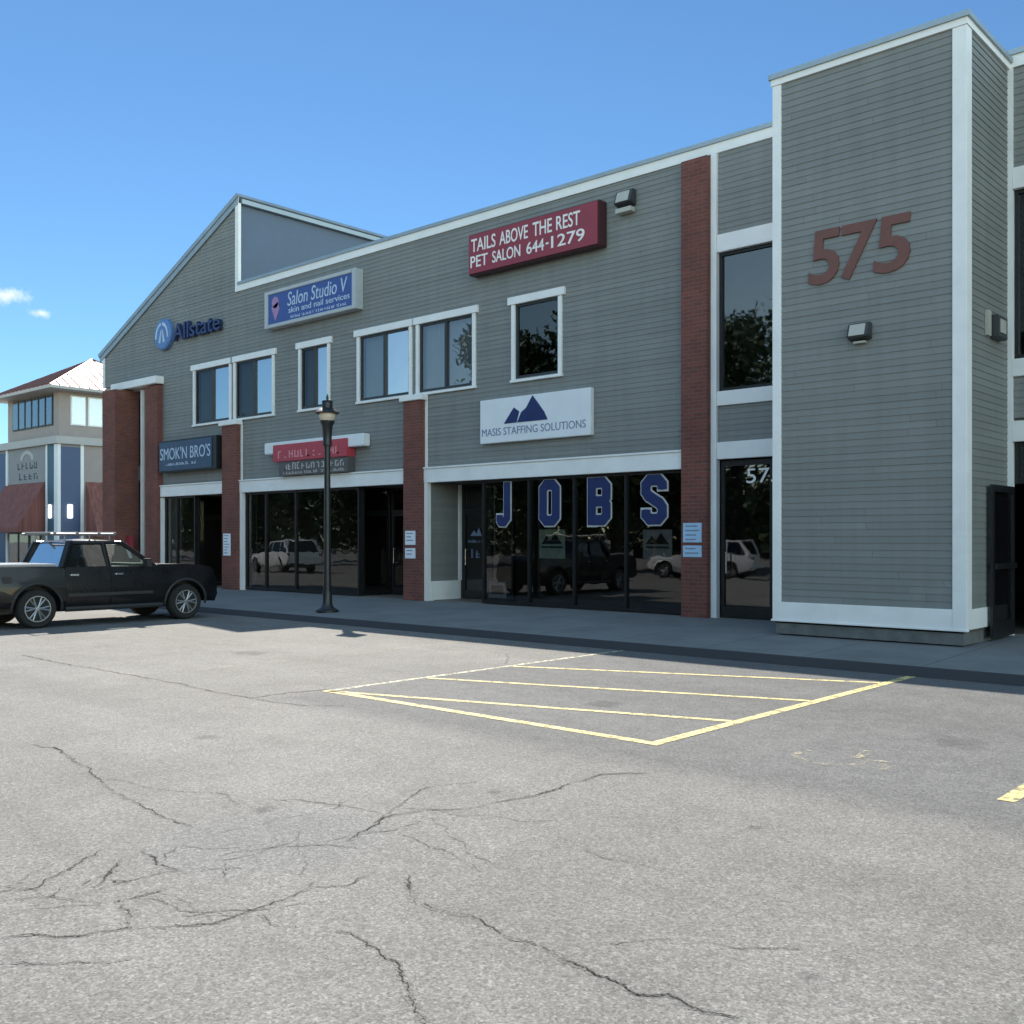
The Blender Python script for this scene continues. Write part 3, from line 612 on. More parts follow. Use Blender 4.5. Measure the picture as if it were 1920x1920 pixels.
# tower numerals
t = sign('house_number', (-6.5, TY, 5.6), 'large rust brown numerals 575 mounted high on the siding tower', 'number')
for ch, x0, x1 in (('5', -7.34, -6.83), ('7', -6.80, -6.24), ('5', -6.30, -5.74)):
    e = MB(); letters(e, ch, x0, x1, 5.60, 6.44, TY - .022, .016, .022, .08); e.build('numeral', M['numeral'], t, bevel=0)
# JOBS
t = sign('window_lettering', (-13.6, F, 1.9), 'huge navy letters JOBS with pale outlines on the shop window', 'window lettering')
def strokes(mb, path, w, y, th):
    k_ = getattr(mb, 'k', 0)
    for n_, (a, b) in enumerate(zip(path, path[1:])):
        a = Vector(a); b = Vector(b); d = (b - a).normalized() * w / 2; q = Vector((-d.y, d.x)); k_ += 1; yy_ = y - k_ * .0003
        e0 = d * 0 if n_ else -d * (.0 if w < .22 else .32); e1 = d * (0 if n_ < len(path) - 2 or w < .22 else .32)
        mb.prism([(p.x, yy_, p.y) for p in (a + q + e0, b + q + e1, b - q + e1, a - q + e0)], (0, -th, 0))
    for p in path[1:-1]:
        k_ += 1; mb.prism([(p[0] + w / 2 / .92 * math.cos(math.radians(22.5 + 45 * k)), y - k_ * .0003, p[1] + w / 2 / .92 * math.sin(math.radians(22.5 + 45 * k))) for k in range(8)], (0, -th, 0))
    mb.k = k_
for ch, x0, x1 in (('J', -15.93, -15.45), ('O', -14.65, -14.01), ('B', -13.31, -12.65), ('S', -11.94, -11.27)):
    z0, z1 = 1.9, 2.96; st = .215 if ch != 'J' else .19; m = st / 2 + .032; L, R_, bt, tp, c, mid = x0 + m, x1 - m, z0 + m, z1 - m, .09, (z0 + z1) / 2
    if ch == 'J': ps = [[(R_, z1 - .035), (R_, bt + c), (R_ - c, bt), (L + .03, bt), (L, bt + .05), (L, bt + .16)]]
    if ch == 'O': ps = [[(L, mid), (L, tp - c), (L + c, tp), (R_ - c, tp), (R_, tp - c), (R_, bt + c), (R_ - c, bt), (L + c, bt), (L, bt + c), (L, mid)]]
    if ch == 'B': ps = [[(L, z0 + .035), (L, z1 - .035)], [(L, tp), (R_ - c, tp), (R_, tp - c), (R_, mid + c), (R_ - c * .6, mid), (R_, mid - c), (R_, bt + c), (R_ - c, bt), (L, bt)], [(L, mid), (R_ - .08, mid)]]
    if ch == 'S': ps = [[(R_, mid + .2), (R_, tp - c), (R_ - c, tp), (L + c, tp), (L, tp - c), (L, mid + .16), (L + .06, mid + .08), (R_ - .06, mid - .08), (R_, mid - .16), (R_, bt + c), (R_ - c, bt), (L + c, bt), (L, bt + c), (L, mid - .2)]]
    e = MB()
    for p in ps:
        strokes(e, p, st + .06, F + .04, .004)
    o1 = e.build('letter', M['outline'], t)
    e = MB()
    for p in ps: strokes(e, p, st, F + .02, .003)
    e.build('letter_fill', M['navy'], o1)
# posters behind / on glass
for nm, x0, x1, z0, z1, m, lb in (('window_poster', -14.67, -13.94, 1.22, 1.85, 'greenp', 'faded green poster with dark trees in the shop window under the letter O'), ('window_poster', -11.91, -11.22, 1.25, 1.83, 'greyp', 'grey poster with a dark mountain in the shop window under the letter S'), ('window_card', -16.2, -15.66, .3, .68, 'greyp', 'small framed card low in the corner of the lettered shop window')):
    p = thing(nm, ((x0 + x1) / 2, F + .03, z0), lb, 'poster')
    MB().box(x0, x1, F + .078, F + .09, z0, z1).build('sheet', M[m], p)
    e = MB(); w = x1 - x0; hh = z1 - z0; q = F + .0775
    if nm == 'window_poster':
        e.prism([(x0 + .1 * w, q, z0 + .5 * hh), (x0 + .3 * w, q, z0 + .8 * hh), (x0 + .45 * w, q, z0 + .62 * hh), (x0 + .62 * w, q, z0 + .9 * hh), (x0 + .9 * w, q, z0 + .5 * hh)], (0, -.004, 0)); e.box(x0 + .1 * w, x1 - .1 * w, q - .004, q, z0 + .36 * hh, z0 + .42 * hh)
    else: e.box(x0 + .15 * w, x1 - .15 * w, q - .004, q, z0 + .25 * hh, z0 + .75 * hh)
    e.build('print', M['alu'], p)
p = thing('door_decal', (-17.56, F + 1.07, 1.3), 'pale decal of a mountain over lines of lettering on the recessed door', 'decal')
e = MB(); q = F + 1.06
e.prism([(-17.75, q, 1.72), (-17.62, q, 1.86), (-17.55, q, 1.76), (-17.46, q, 1.92), (-17.36, q, 1.72)], (0, -.004, 0)); scrawl(e, 14, -17.85, -17.27, 1.55, 1.63, q, random.Random(2)); scrawl(e, 4, -17.72, -17.4, 1.18, 1.4, q, random.Random(4)); e.build('decal_print', M['greyb'], p)
def notice(x0, x1, sheets, lb):
    p = thing('posted_notice', ((x0 + x1) / 2, F - .2, sheets[-1][0]), lb, 'notice', 'paper notices on the brick pillars')
    for z0, z1, m in sheets:
        s = MB().box(x0, x1, F - .212, F - .2, z0, z1).build('paper_sheet', M[m], p)
        e = MB(); n = max(2, int((z1 - z0) / .09))
        for i in range(n):
            zz = z1 - .06 - i * .085; e.box(x0 + .05, x1 - .05 - R.uniform(0, .12), F - .2135, F - .212, zz - .012, zz + .012)
        e.build('print_lines', M['ink'], s)
notice(-26.8, -26.42, [(1.15, 1.8, 'paper')], 'tall white notice on the pillar with the sign of dark slate blue to its left')
notice(-18.74, -18.38, [(1.5, 1.84, 'paper'), (1.17, 1.42, 'paper')], 'two white notices one above the other on the pillar left of the recessed door')
notice(-10.78, -10.37, [(1.58, 1.95, 'paperb'), (1.3, 1.52, 'paperb')], 'pair of light blue notices on the tall brick pillar right of the lettered window')
p = thing('wall_plaque', (-32.3, 17.1, 1.2), 'small red sign with a white corner beside the far brick pier', 'sign')
MB().box(-32.55, -32.1, 16.7, 16.73, 1.0, 1.75).build('sign_face', M['red'], p); MB().prism([(-32.55, 16.698, 1.3), (-32.3, 16.698, 1.0), (-32.1, 16.698, 1.0), (-32.5, 16.698, 1.5)], (0, -.004, 0)).build('white_flash', M['white'], p); MB().box(-32.34, -32.30, 16.73, 16.77, .15, 1.75).build('sign_post', M['black'], p)
# lights
def walllight(loc, lb, s=1.0, face='y'):
    x, y, z = loc; p = thing('wall_light', loc, lb, 'light')
    if face == 'y':
        MB().prism([(x - .24 * s, y, z + .2 * s), (x - .24 * s, y - .12 * s, z + .2 * s), (x - .24 * s, y - .22 * s, z - .1 * s), (x - .24 * s, y, z - .17 * s)], (.48 * s, 0, 0)).build('housing', M['bronze'], p, bevel=.015)
        MB().prism([(x - .19 * s, y - .127 * s, z + .17 * s), (x - .19 * s, y - .135 * s, z + .172 * s), (x - .19 * s, y - .222 * s, z - .07 * s), (x - .19 * s, y - .212 * s, z - .075 * s)], (.34 * s, 0, 0)).build('lens', M['lens'], p)
    return p
p = walllight((-6.49, TY - .02, 4.76), 'bronze wall pack light with a frosted lens below the big numerals', .72)
MB().box(-6.58, -6.4, TY - .1, TY - .03, 4.6, 4.63).build('sensor', M['lens'], p)
p = walllight((-12.22, 16.98, 8.52), 'bronze floodlight with a pale lens right of the maroon sign', .9)
MB().box(-12.4, -12.02, 16.8, 16.96, 8.24, 8.33).build('lower_lens', M['lens'], p)
p = thing('wall_light', (TX1, 16.3, 4.8), 'small square light with a white back plate on the narrow side of the tower', 'light')
MB().box(TX1 + .015, TX1 + .06, 15.85, 16.0, 4.65, 5.02).build('back_plate', M['lens'], p); MB().box(TX1 + .015, TX1 + .14, 16.06, 16.5, 4.64, 4.98).build('housing', M['bronze'], p, bevel=.015); MB().box(TX1 + .141, TX1 + .15, 16.14, 16.4, 4.72, 4.92).build('lens', M['lens'], p)
p = thing('security_camera', (-8.7, F - .02, 3.78), 'little white dome camera on the siding between the entrance bands', 'camera')
MB().lathe([(.001, -.05), (.04, -.04), (.055, 0), (.001, 0)], (-8.45, F - .02, 3.8), 12, 'y').build('dome', M['lens'], p, smooth=True); MB().box(-8.52, -8.38, F - .022, F - .01, 3.72, 3.88).build('mount_plate', M['trim'], p)

# ------------------------------------------------------------------ lamp post
lx, ly = -16.8, 12.94
t = thing('street_lamp', (lx, ly, .15), 'black lamp post with a globe under a flared hat on the sidewalk', 'lamp')
MB().lathe([(.001, .15), (.23, .15), (.23, .19), (.19, .21), (.13, .25), (.1, .33), (.095, .6), (.001, .6)], (lx, ly, 0), 24).build('lamp_base', M['black'], t, smooth=True)
MB().lathe([(.001, .59), (.078, .59), (.068, 2.0), (.06, 3.6), (.001, 3.6)], (lx, ly, 0), 16).build('pole', M['black'], t, smooth=True)
MB().lathe([(.001, 3.53), (.085, 3.53), (.095, 3.58), (.085, 3.63), (.09, 3.72), (.11, 3.95), (.15, 4.02), (.15, 4.05), (.001, 4.05)], (lx, ly, 0), 20).build('lamp_collar', M['black'], t, smooth=True)
MB().lathe([(.001, 4.045), (.13, 4.045), (.165, 4.11), (.17, 4.17), (.15, 4.24), (.001, 4.24)], (lx, ly, 0), 20).build('globe', M['globe'], t, smooth=True)
MB().lathe([(.001, 4.2), (.245, 4.2), (.25, 4.215), (.17, 4.29), (.11, 4.31), (.105, 4.42), (.12, 4.43), (.1, 4.46), (.001, 4.47)], (lx, ly, 0), 24).build('lamp_hat', M['black'], t, smooth=True)
MB().lathe([(.001, 4.46), (.02, 4.47), (.03, 4.52), (.01, 4.58), (.001, 4.6)], (lx, ly, 0), 10).build('finial', M['black'], t, smooth=True)

t.location = (-17.69, 13.62, .072); t.scale = (1.053,) * 3

# ------------------------------------------------------------------ vehicles (built facing +Y round their rear axle, then placed)
def wheel(root, x, u, r, side, spokes=6):
    w = .11
    ty = MB().lathe([(r * .6, -w), (r * .9, -w * 1.08), (r * .985, -w * .8), (r, -w * .4), (r, w * .4), (r * .985, w * .8), (r * .9, w * 1.08), (r * .6, w)], (x, u, r), 28, 'x').build('wheel', M['tyre'], root, smooth=True)
    e = MB(); ox = x + side * (w - .02)
    pr = [(r * .56, -.03), (r * .67, -.03), (r * .67, .035), (r * .62, .035), (r * .58, 0)]
    if side < 0: pr = [(a, -b) for a, b in pr]
    e.lathe(pr, (ox, u, r), 28, 'x'); e.lathe([(.001, -.02), (r * .17, -.02), (r * .15, .025 * side), (.001, .03 * side)], (ox, u, r), 14, 'x')
    for k in range(spokes):
        for dd in (-.17, .17):
            a = 2 * math.pi * k / spokes; a1 = a + dd
            p0 = Vector((ox + .012 * side, u + r * .1 * math.cos(a), r + r * .1 * math.sin(a))); p1 = Vector((ox + .012 * side, u + r * .63 * math.cos(a1), r + r * .63 * math.sin(a1)))
            e.tube(p0, p1, r * .06, 6, r * .05)
    e.build('rim', M['rim'], ty, smooth=True)
    MB().lathe([(.001, -.01), (r * .57, -.01), (r * .57, .0), (.001, .0)], (x - side * .01, u, r), 20, 'x').build('brake_disc', M['plastic'], ty)
def vehicle(root, P):
    wb, r, hw = P['wb'], P['r'], P['hw']; pm = P['paint']
    def W(u, z):
        w = hw - max(0, z - .78) * .14 - max(0, .5 - z) * .25
        w -= max(0, u - (wb + .3)) ** 2 * .45 + max(0, -.7 - u) * .1
        return w
    def arch(c): return [(c + (r + .075) * math.cos(math.radians(q)), r + (r + .075) * math.sin(math.radians(q))) for q in range(0, 181, 15)]
    prof = P['top'] + [(wb + r + .085, .36)] + arch(wb) + [(wb - r - .085, .31), (r + .085, .31)] + arch(0) + [(-r - .085, .38)]
    e = MB(); e.prism([(hw, u, z) for u, z in prof], (-2 * hw, 0, 0)); bo = e.build('body', pm, root)
    bm = bmesh.new(); bm.from_mesh(bo.data)
    for ax, v in [(2, .5), (2, .78), (2, .95), (1, -.7)] + [(1, wb + .3 + k * .09) for k in range(5)]:
        bmesh.ops.bisect_plane(bm, geom=bm.verts[:] + bm.edges[:] + bm.faces[:], plane_co=[v if k == ax else 0 for k in range(3)], plane_no=[1 if k == ax else 0 for k in range(3)])
    for v in bm.verts: v.co.x = math.copysign(W(v.co.y, v.co.z), v.co.x)
    bmesh.ops.bevel(bm, geom=[x for x in bm.edges if x.is_manifold and x.calc_face_angle(0) > .75], offset=.025, segments=3, affect='EDGES', clamp_overlap=True)
    bm.to_mesh(bo.data); bm.free()
    for p_ in bo.data.polygons: p_.use_smooth = True
    bo.data.set_sharp_from_angle(angle=math.radians(35))
    MB().box(-hw + .3, hw - .3, -.8, wb + .5, .27, .8).build('chassis', M['plastic'], root)
    zb, zt = P['belt'], P['roofz']; ur0, ur1, uf1, uf0 = P['gh']; wb_, wt = hw - .07, hw - .19
    e = MB()
    rp = [(ur1 - .03, zt - .03), (ur1 + .1, zt + .015), ((ur1 + uf1) / 2, zt + .035), (uf1 - .12, zt + .012), (uf1 + .05, zt - .035)]
    m_ = len(rp); vs = []
    for w_, dz in ((-wt - .02, -.035), (-wt * .8, .0), (0, .012), (wt * .8, .0), (wt + .02, -.035)): vs += [(w_, u, z + dz) for u, z in rp]
    e.add(vs, [(k * m_ + i, k * m_ + i + 1, (k + 1) * m_ + i + 1, (k + 1) * m_ + i) for k in range(4) for i in range(m_ - 1)])
    e.build('roof', P.get('roofm', pm), root, smooth=2)
    for s in (-1, 1):
        e = MB(); e.tube((s * wb_, uf0, zb - .02), (s * wt, uf1, zt - .02), .045, 8); e.tube((s * wb_, ur0, zb - .02), (s * wt, ur1, zt - .02), .07, 8)
        for um in P['mid']: e.tube((s * wb_, um, zb - .02), (s * (wt + .01), um - .06, zt - .03), .045, 8)
        e.tube((s * wt, ur1, zt - .03), (s * wt, uf1, zt - .03), .04, 8)
        e.build('cab_pillars', pm, root, smooth=True)
    MB().quad((-wb_, uf0, zb), (wb_, uf0, zb), (wt, uf1, zt - .02), (-wt, uf1, zt - .02)).build('windscreen', M['clear'], root)
    MB().quad((-wb_, ur0, zb), (wb_, ur0, zb), (wt, ur1, zt - .02), (-wt, ur1, zt - .02)).build('rear_window', M['gl_up'] if P['kind'] == 'pickup' else M['carglass'], root)
    us = [(ur0, ur1)] + [(q, q - .06) for q in P['mid']] + [(uf0, uf1)]
    for s in (-1, 1):
        for k, ((a, a1), (b, b1)) in enumerate(zip(us, us[1:])):
            MB().quad((s * wb_, a, zb), (s * wb_, b, zb), (s * wt, b1, zt - .03), (s * wt, a1, zt - .03)).build('side_window', M['clear'] if k == len(us) - 2 and P['kind'] == 'pickup' else M['carglass'], root)
        for a, b in P['doors']:
            zs = (.36, .5, .78, .95, zb - .02); vs = []
            for z in zs: vs += [(s * (W(a, z) + .012), a, z), (s * (W(b, z) + .012), b, z), (s * (W(b, z) - .03), b, z), (s * (W(a, z) - .03), a, z)]
            fs = [tuple(4 * k + q for q in (i_, (i_ + 1) % 4, (i_ + 1) % 4 + 4, i_ + 4)) for k in range(4) for i_ in range(4)] + [(0, 1, 2, 3), (16, 17, 18, 19)]
            dr = MB().add(vs, fs).build('door', pm, root, smooth=True)
            MB().box(min(s * (hw - .03), s * (hw + .03)), max(s * (hw - .03), s * (hw + .03)), a + .08, a + .24, zb - .17, zb - .135).build('door_handle', M['chrome'] if P['kind'] == 'pickup' else pm, dr, bevel=.008)
        for c in (0, wb):
            wheel(root, s * (hw - .12), c, r, s)
        e = MB(); e.box(s * (hw + .1) - .09, s * (hw + .1) + .09, uf0 - .3, uf0 - .2, zb - .02, zb + .14); e.tube((s * (hw - .08), uf0 - .22, zb), (s * (hw + .05), uf0 - .24, zb + .03), .02); e.build('wing_mirror', M['plastic'], root, bevel=.025)
        fx = P['front']; e = MB(); e.prism([(s * (W(fx - .06, .8) - .28), fx - .02, .72), (s * W(fx - .05, .8), fx - .14, .74), (s * W(fx - .12, .8), fx - .3, .88), (s * (W(fx - .06, .8) - .28), fx - .1, .88)], (0, .03, 0)).build('headlight', M['lampc'], root)
        bk = P['back']; MB().box(min(s * (W(bk, .9) - .12), s * (W(bk, .9) + .008)), max(s * (W(bk, .9) - .12), s * (W(bk, .9) + .008)), bk - .015, bk + .09, .74, zb - .05).build('tail_light', M['lampr'], root, bevel=.01)
        # wheel arch flares
        for c in (0, wb):
            e = MB(); pts = [(c + (r + .1) * math.cos(math.radians(q)), r + (r + .1) * math.sin(math.radians(q))) for q in range(-5, 186, 10)]
            for (a, b), (a2_, b2_) in zip(pts, pts[1:]): e.tube((s * (W(a, b) - .0), a, b), (s * (W(a2_, b2_) - .0), a2_, b2_), .028, 6)
            e.build('wheel_flare', M['plastic'] if P['kind'] == 'pickup' else pm, root, smooth=True)
    e = MB()
    for s in (-.4, .4):
        for uu in P['seats']:
            e.box(s - .22, s + .22, uu, uu + .12, zb - .3, zb + .16); e.box(s - .12, s + .12, uu, uu + .09, zb + .18, zb + .32)
    e.build('seats', M['cabin'], root, bevel=.03)
    MB().box(-wb_ + .05, wb_ - .05, uf0 - .45, uf0 - .04, zb - .05, zb + .04).build('dashboard', M['cabin'], root, bevel=.03)
    MB().box(-hw + .1, hw - .1, P['back'] - .1, P['back'] + .02, .46, .62).build('rear_bumper', M['chrome'] if P['kind'] == 'pickup' else pm, root, bevel=.02)
    MB().box(-hw + .3, hw - .3, P['front'] - .03, P['front'] + .012, .55, .8).build('grille', M['plastic'], root, bevel=.01)
truck = thing('pickup_truck', (0, 0, 0), 'black crew cab pickup parked nose in to the kerb, with a roof rack', 'pickup truck')
vehicle(truck, dict(kind='pickup', wb=3.0, r=.36, hw=.92, paint=M['paint'], belt=1.12, roofz=1.6, gh=(.47, .67, 1.68, 2.34), mid=[1.38], doors=[(.52, 1.36), (1.40, 2.28)], seats=[.75, 1.45], front=3.7, back=-1.0,
  top=[(-1.0, .46), (-1.03, 1.1), (-1.0, 1.13), (.42, 1.13), (.5, 1.115), (2.3, 1.11), (2.45, 1.14), (2.9, 1.135), (3.35, 1.11), (3.6, 1.07), (3.7, 1.0), (3.76, .8), (3.78, .5), (3.74, .34)]))
MB().box(-.82, .82, -.97, .40, 1.135, 1.18).build('bed_cover', M['cover'], truck, bevel=.015)
e = MB()
for s in (-.64, .64):
    e.tube((s, .35, 1.735), (s, 1.62, 1.735), .024, 8)
    for u in (.62, 1.1, 1.5): e.tube((s, u, 1.58), (s, u, 1.735), .015, 6)
for u in (.42, .85, 1.28, 1.6): e.tube((-.7, u, 1.76), (.7, u, 1.76), .018, 8)
e.build('roof_rack', M['rackm'], truck, smooth=True)
MB().tube((.55, -.95, .33), (.55, -1.16, .31), .035, 10).build('exhaust_tip', M['chrome'], truck, smooth=True)
for s_ in (-1, 1):
    MB().tube((s_ * .93, .5, .33), (s_ * .93, 2.45, .33), .05, 8).build('side_step', M['plastic'], truck, smooth=True)
    MB().box(min(s_ * .925, s_ * .945), max(s_ * .925, s_ * .945), .55, 2.26, .56, .62).build('side_moulding', M['plastic'], truck, bevel=.006)
    MB().box(min(s_ * .86, s_ * .893), max(s_ * .86, s_ * .893), .455, .47, .5, 1.11).build('bed_seam', M['plastic'], truck)
MB().box(.9, .912, -.62, -.46, .8, .96).build('fuel_door', M['plastic'], truck, bevel=.004)
MB().tube((.72, 2.5, 1.12), (.74, 2.42, 1.75), .006, 6).build('aerial', M['black'], truck)
truck.location = (-19.98, 8.08, 0)
car = thing('parked_car', (0, 0, 0), 'white estate car parked far out on the lot, seen only mirrored in the entrance glass', 'car', 'white cars mirrored in the shop glass')
vehicle(car, dict(kind='car', wb=2.7, r=.34, hw=.9, paint=M['wpaint'], belt=1.0, roofz=1.55, gh=(-.75, -.4, 1.25, 2.05), mid=[.15, 1.0], doors=[(.2, .98), (1.02, 1.95)], seats=[.2, 1.0], front=3.5, back=-.9,
  top=[(-.88, .5), (-.92, .8), (-.86, 1.0), (-.7, 1.01), (2.0, 1.0), (2.3, .98), (3.0, .9), (3.35, .8), (3.48, .66), (3.5, .4)]))
def copy_tree(o, parent=None):
    c = o.copy(); C.objects.link(c)
    if parent: c.parent = parent
    for ch in list(o.children): copy_tree(ch, c)
    return c
car.location = (-21.5, -3.2, 0); car.rotation_euler.z = math.radians(75)
for (x, y, rz, lb) in ((-41, 4.4, 100, 'white estate car mirrored in the glass of the middle shop'),):
    c2 = copy_tree(car); c2.location = (x, y, 0); c2.rotation_euler.z = math.radians(rz); c2['label'] = lb

# ------------------------------------------------------------------ neighbouring building beyond the truck
nx, ny = -54.8, 24.3
nb = thing('corner_building', (nx - 3.5, ny + 3.5, 0), 'far beige and blue corner building with a hipped metal roof and brick red awnings', 'building')
MB().box(nx - 24, nx, ny, ny + 16, 0, 7.1).build('wall', M['grey'], nb)
MB().box(nx - .02, nx + .012, ny + 1.35, ny + 16.1, 0, 6.9).build('side_wall', M['tan'], nb)
e = MB(); e.box(nx - 24.2, nx + .2, ny - .2, ny + 16, 6.75, 7.15); e.build('band_course', M['tanl'], nb)
MB().box(nx - 6.8, nx - .1, ny + .1, ny + 6.9, 7.15, 9.75).build('upper_storey', M['tan'], nb)
for i in range(6):
    x0 = nx - 6.0 + i * .88
    f_ = MB().box(x0, x0 + .80, ny + .04, ny + .1, 7.8, 9.5).build('window', M['sash'], nb); MB().quad((x0 + .08, ny + .03, 7.88), (x0 + .72, ny + .03, 7.88), (x0 + .72, ny + .03, 9.42), (x0 + .08, ny + .03, 9.42)).build('glass_pane', M['pane'], f_)
for i in range(5):
    y0 = ny + .7 + i * .95
    f_ = MB().box(nx - .1, nx - .05, y0, y0 + .85, 7.8, 9.4).build('window', M['trim'], nb); MB().quad((nx - .04, y0 + .07, 7.87), (nx - .04, y0 + .78, 7.87), (nx - .04, y0 + .78, 9.33), (nx - .04, y0 + .07, 9.33)).build('glass_pane', M['pane'], f_)
cx_, cy_ = nx - 3.45, ny + 3.5; ez = 9.75; az = 12.1; ov = 4.3
cs = [(cx_ - ov, cy_ - ov, ez), (cx_ + ov, cy_ - ov, ez), (cx_ + ov, cy_ + ov, ez), (cx_ - ov, cy_ + ov, ez)]
rf = MB().add(cs + [(cx_, cy_, az)], [(0, 1, 4), (1, 2, 4), (2, 3, 4), (3, 0, 4), (3, 2, 1, 0)]).build('roof', M['metroof'], nb)
e = MB(); ap = Vector((cx_, cy_, az))
for k in range(4):
    a = Vector(cs[k]); b = Vector(cs[(k + 1) % 4])
    for j in range(1, 16):
        f = j / 16; p = a.lerp(b, f); tq = 1 - abs(2 * f - 1); mid = (a + b) / 2; q = p + (ap - mid) * tq
        e.tube(p + Vector((0, 0, .02)), q + Vector((0, 0, .02)), .03, 4)
    e.tube(a, ap, .05, 5)
e.build('roof_seam', M['metroof'], rf)
MB().box(cx_ - ov - .02, cx_ + ov + .02, cy_ - ov - .02, cy_ + ov + .02, ez - .16, ez - .004).build('eave_board', M['tanl'], nb)
e = MB(); e.box(nx - 1.25, nx - .4, ny - .03, ny, 0, 6.75); e.build('teal_panel', M['teal'], nb)
e = MB(); e.box(nx - 24, nx - 6.75, ny - .03, ny, 0, 6.6); e.build('blue_panel', M['bluep'], nb)
e = MB(); e.box(nx, nx + .03, ny + .12, ny + 1.2, 0, 6.6); e.build('blue_panel', M['bluep'], nb)
for q in ((nx - .4, nx + .035, ny - .05, ny + .12, 0, 6.75), (nx - 1.45, nx - 1.25, ny - .05, ny, 0, 6.75), (nx, nx + .05, ny + 1.2, ny + 1.38, 0, 6.75), (nx - 6.75, nx - 6.5, ny - .05, ny, 0, 6.75)): MB().box(*q).build('pilaster_trim', M['trim'], nb)
e = MB(); e.prism([(nx - 6.9, ny - .02, 4.75), (nx - 6.9, ny - 1.5, 2.25), (nx - 6.9, ny - 1.5, 2.0), (nx - 6.9, ny - .02, 2.0)], (5.3, 0, 0)); e.build('awning', M['awn'], nb)
e = MB(); e.prism([(nx + .02, ny + 1.5, 4.75), (nx + 1.4, ny + 1.5, 2.0), (nx + 1.4, ny + 1.5, 1.75), (nx + .02, ny + 1.5, 1.75)], (0, 6.5, 0)); e.build('awning', M['awn'], nb)
for i, x0 in enumerate((-6.3, -4.9, -3.4)):
    d_ = MB().box(nx + x0, nx + x0 + 1.3, ny - .04, ny - .001, .05, 2.0).build('door' if i == 1 else 'shop_window', M['alu'], nb); MB().quad((nx + x0 + .1, ny - .05, .2), (nx + x0 + 1.2, ny - .05, .2), (nx + x0 + 1.2, ny - .05, 1.9), (nx + x0 + .1, ny - .05, 1.9)).build('glass_pane', M['gl_mid'], d_)
for (x, y, sx, sy, lb) in ((nx - .83, ny - .09, .1, .06, 'white wall sconce on the narrow teal panel of the far corner building'), (nx + .09, ny + .6, .06, .14, 'white wall sconce on the blue panel round the corner of the far building'), (nx - 7.25, ny - .09, .1, .06, 'white wall sconce on the blue wall at the very left of the photo')):
    s_ = thing('wall_sconce', (x, y, 2.9), lb, 'light', 'sconces on the corner building'); MB().box(x - sx, x + sx, y - sy, y + sy, 2.75, 3.5).build('shade', M['sconce'], s_, bevel=.03)
s_ = thing('wall_lettering', (nx - 4, ny - .03, 5), 'small dark lettering under a pale arch on the grey wall of the far corner building', 'sign')
e = MB(); scrawl(e, 5, nx - 5.2, nx - 2.5, 5.55, 6.0, ny - .0, random.Random(12)); scrawl(e, 4, nx - 5.0, nx - 2.4, 4.95, 5.35, ny - .0, random.Random(14)); e.build('lettering', M['black'], s_)
e = MB()
for i in range(10):
    a0 = math.pi * i / 10; a1 = math.pi * (i + 1) / 10
    e.prism([(nx - 3.9 + r_ * math.cos(q), ny - .03, 6.05 + r_ * .6 * math.sin(q)) for r_, q in ((.55, a0), (.9, a0), (.9, a1), (.55, a1))], (0, .025, 0))
e.build('arch_emblem', M['tanl'], s_)

# ------------------------------------------------------------------ trees across the lot (mirrored in the glass)
def tree_mesh(seed, n=17000):
    r = random.Random(seed); tr = MB(); lf = MB()
    tr.tube((0, 0, 0), (.1, 0, 2.2), .24, 10, .18); tr.tube((.1, 0, 2.2), (.0, .1, 6.5), .18, 8, .07)
    cl = []
    for k in range(26):
        a = r.uniform(0, 6.28); z = r.uniform(2.2, 9.4); rad = (1 - abs(z - 5.2) / 5.6) * r.uniform(1.4, 3.0)
        c = Vector((rad * math.cos(a), rad * math.sin(a), z)); cl.append((c, r.uniform(.9, 1.6)))
        tr.tube((0, 0, max(1.8, z - 2)), c, .07, 6, .02)
    for i in range(n):
        c, s = r.choice(cl); v = Vector((r.gauss(0, 1), r.gauss(0, 1), r.gauss(0, .75))).normalized() * s * r.uniform(.45, 1.08)
        p = c + v; q = Vector((r.gauss(0, 1), r.gauss(0, 1), r.gauss(0, 1))).normalized(); w = q.orthogonal().normalized(); u = q.cross(w); k = r.uniform(.07, .15)
        lf.quad(p - w * k, p - u * k * .6, p + w * k, p + u * k * .6)
    return tr, lf
protos = []
for sd, lm in ((1, 'leafa'), (2, 'leafb')):
    t = thing('broadleaf_tree', (0, 0, 0), 'x', 'tree', 'trees across the lot'); tr, lf = tree_mesh(sd)
    tr.build('trunk', M['bark'], t, smooth=True); lf.build('crown', M[lm], t); protos.append(t)
spots = [(-36, -5, 1.25), (-31, -8, 1.35), (-26.5, -12.5, 1.3), (-22, -17, 1.25), (-16, -20, 1.2), (-43, -6.5, .8), (-50, -8, .75), (-58, -3, .9), (-66, -8, .95), (-74, -4, .9), (-9, -24, 1.1), (-2, -27, 1.2), (6, -26, 1.1), (-84, -9, 1.0), (-34, -16, 1.35)]
used = set()
for i, (x, y, s) in enumerate(spots):
    k = i % 2; o = protos[k] if k not in used else copy_tree(protos[k]); used.add(k)
    o.location = (x, y, -.05); o.scale = (s * 1.2, s * 1.2, s * 1.03); o.rotation_euler.z = i * 1.3
    o['label'] = 'leafy green tree in the row across the lot, mirrored in the dark shop glass'

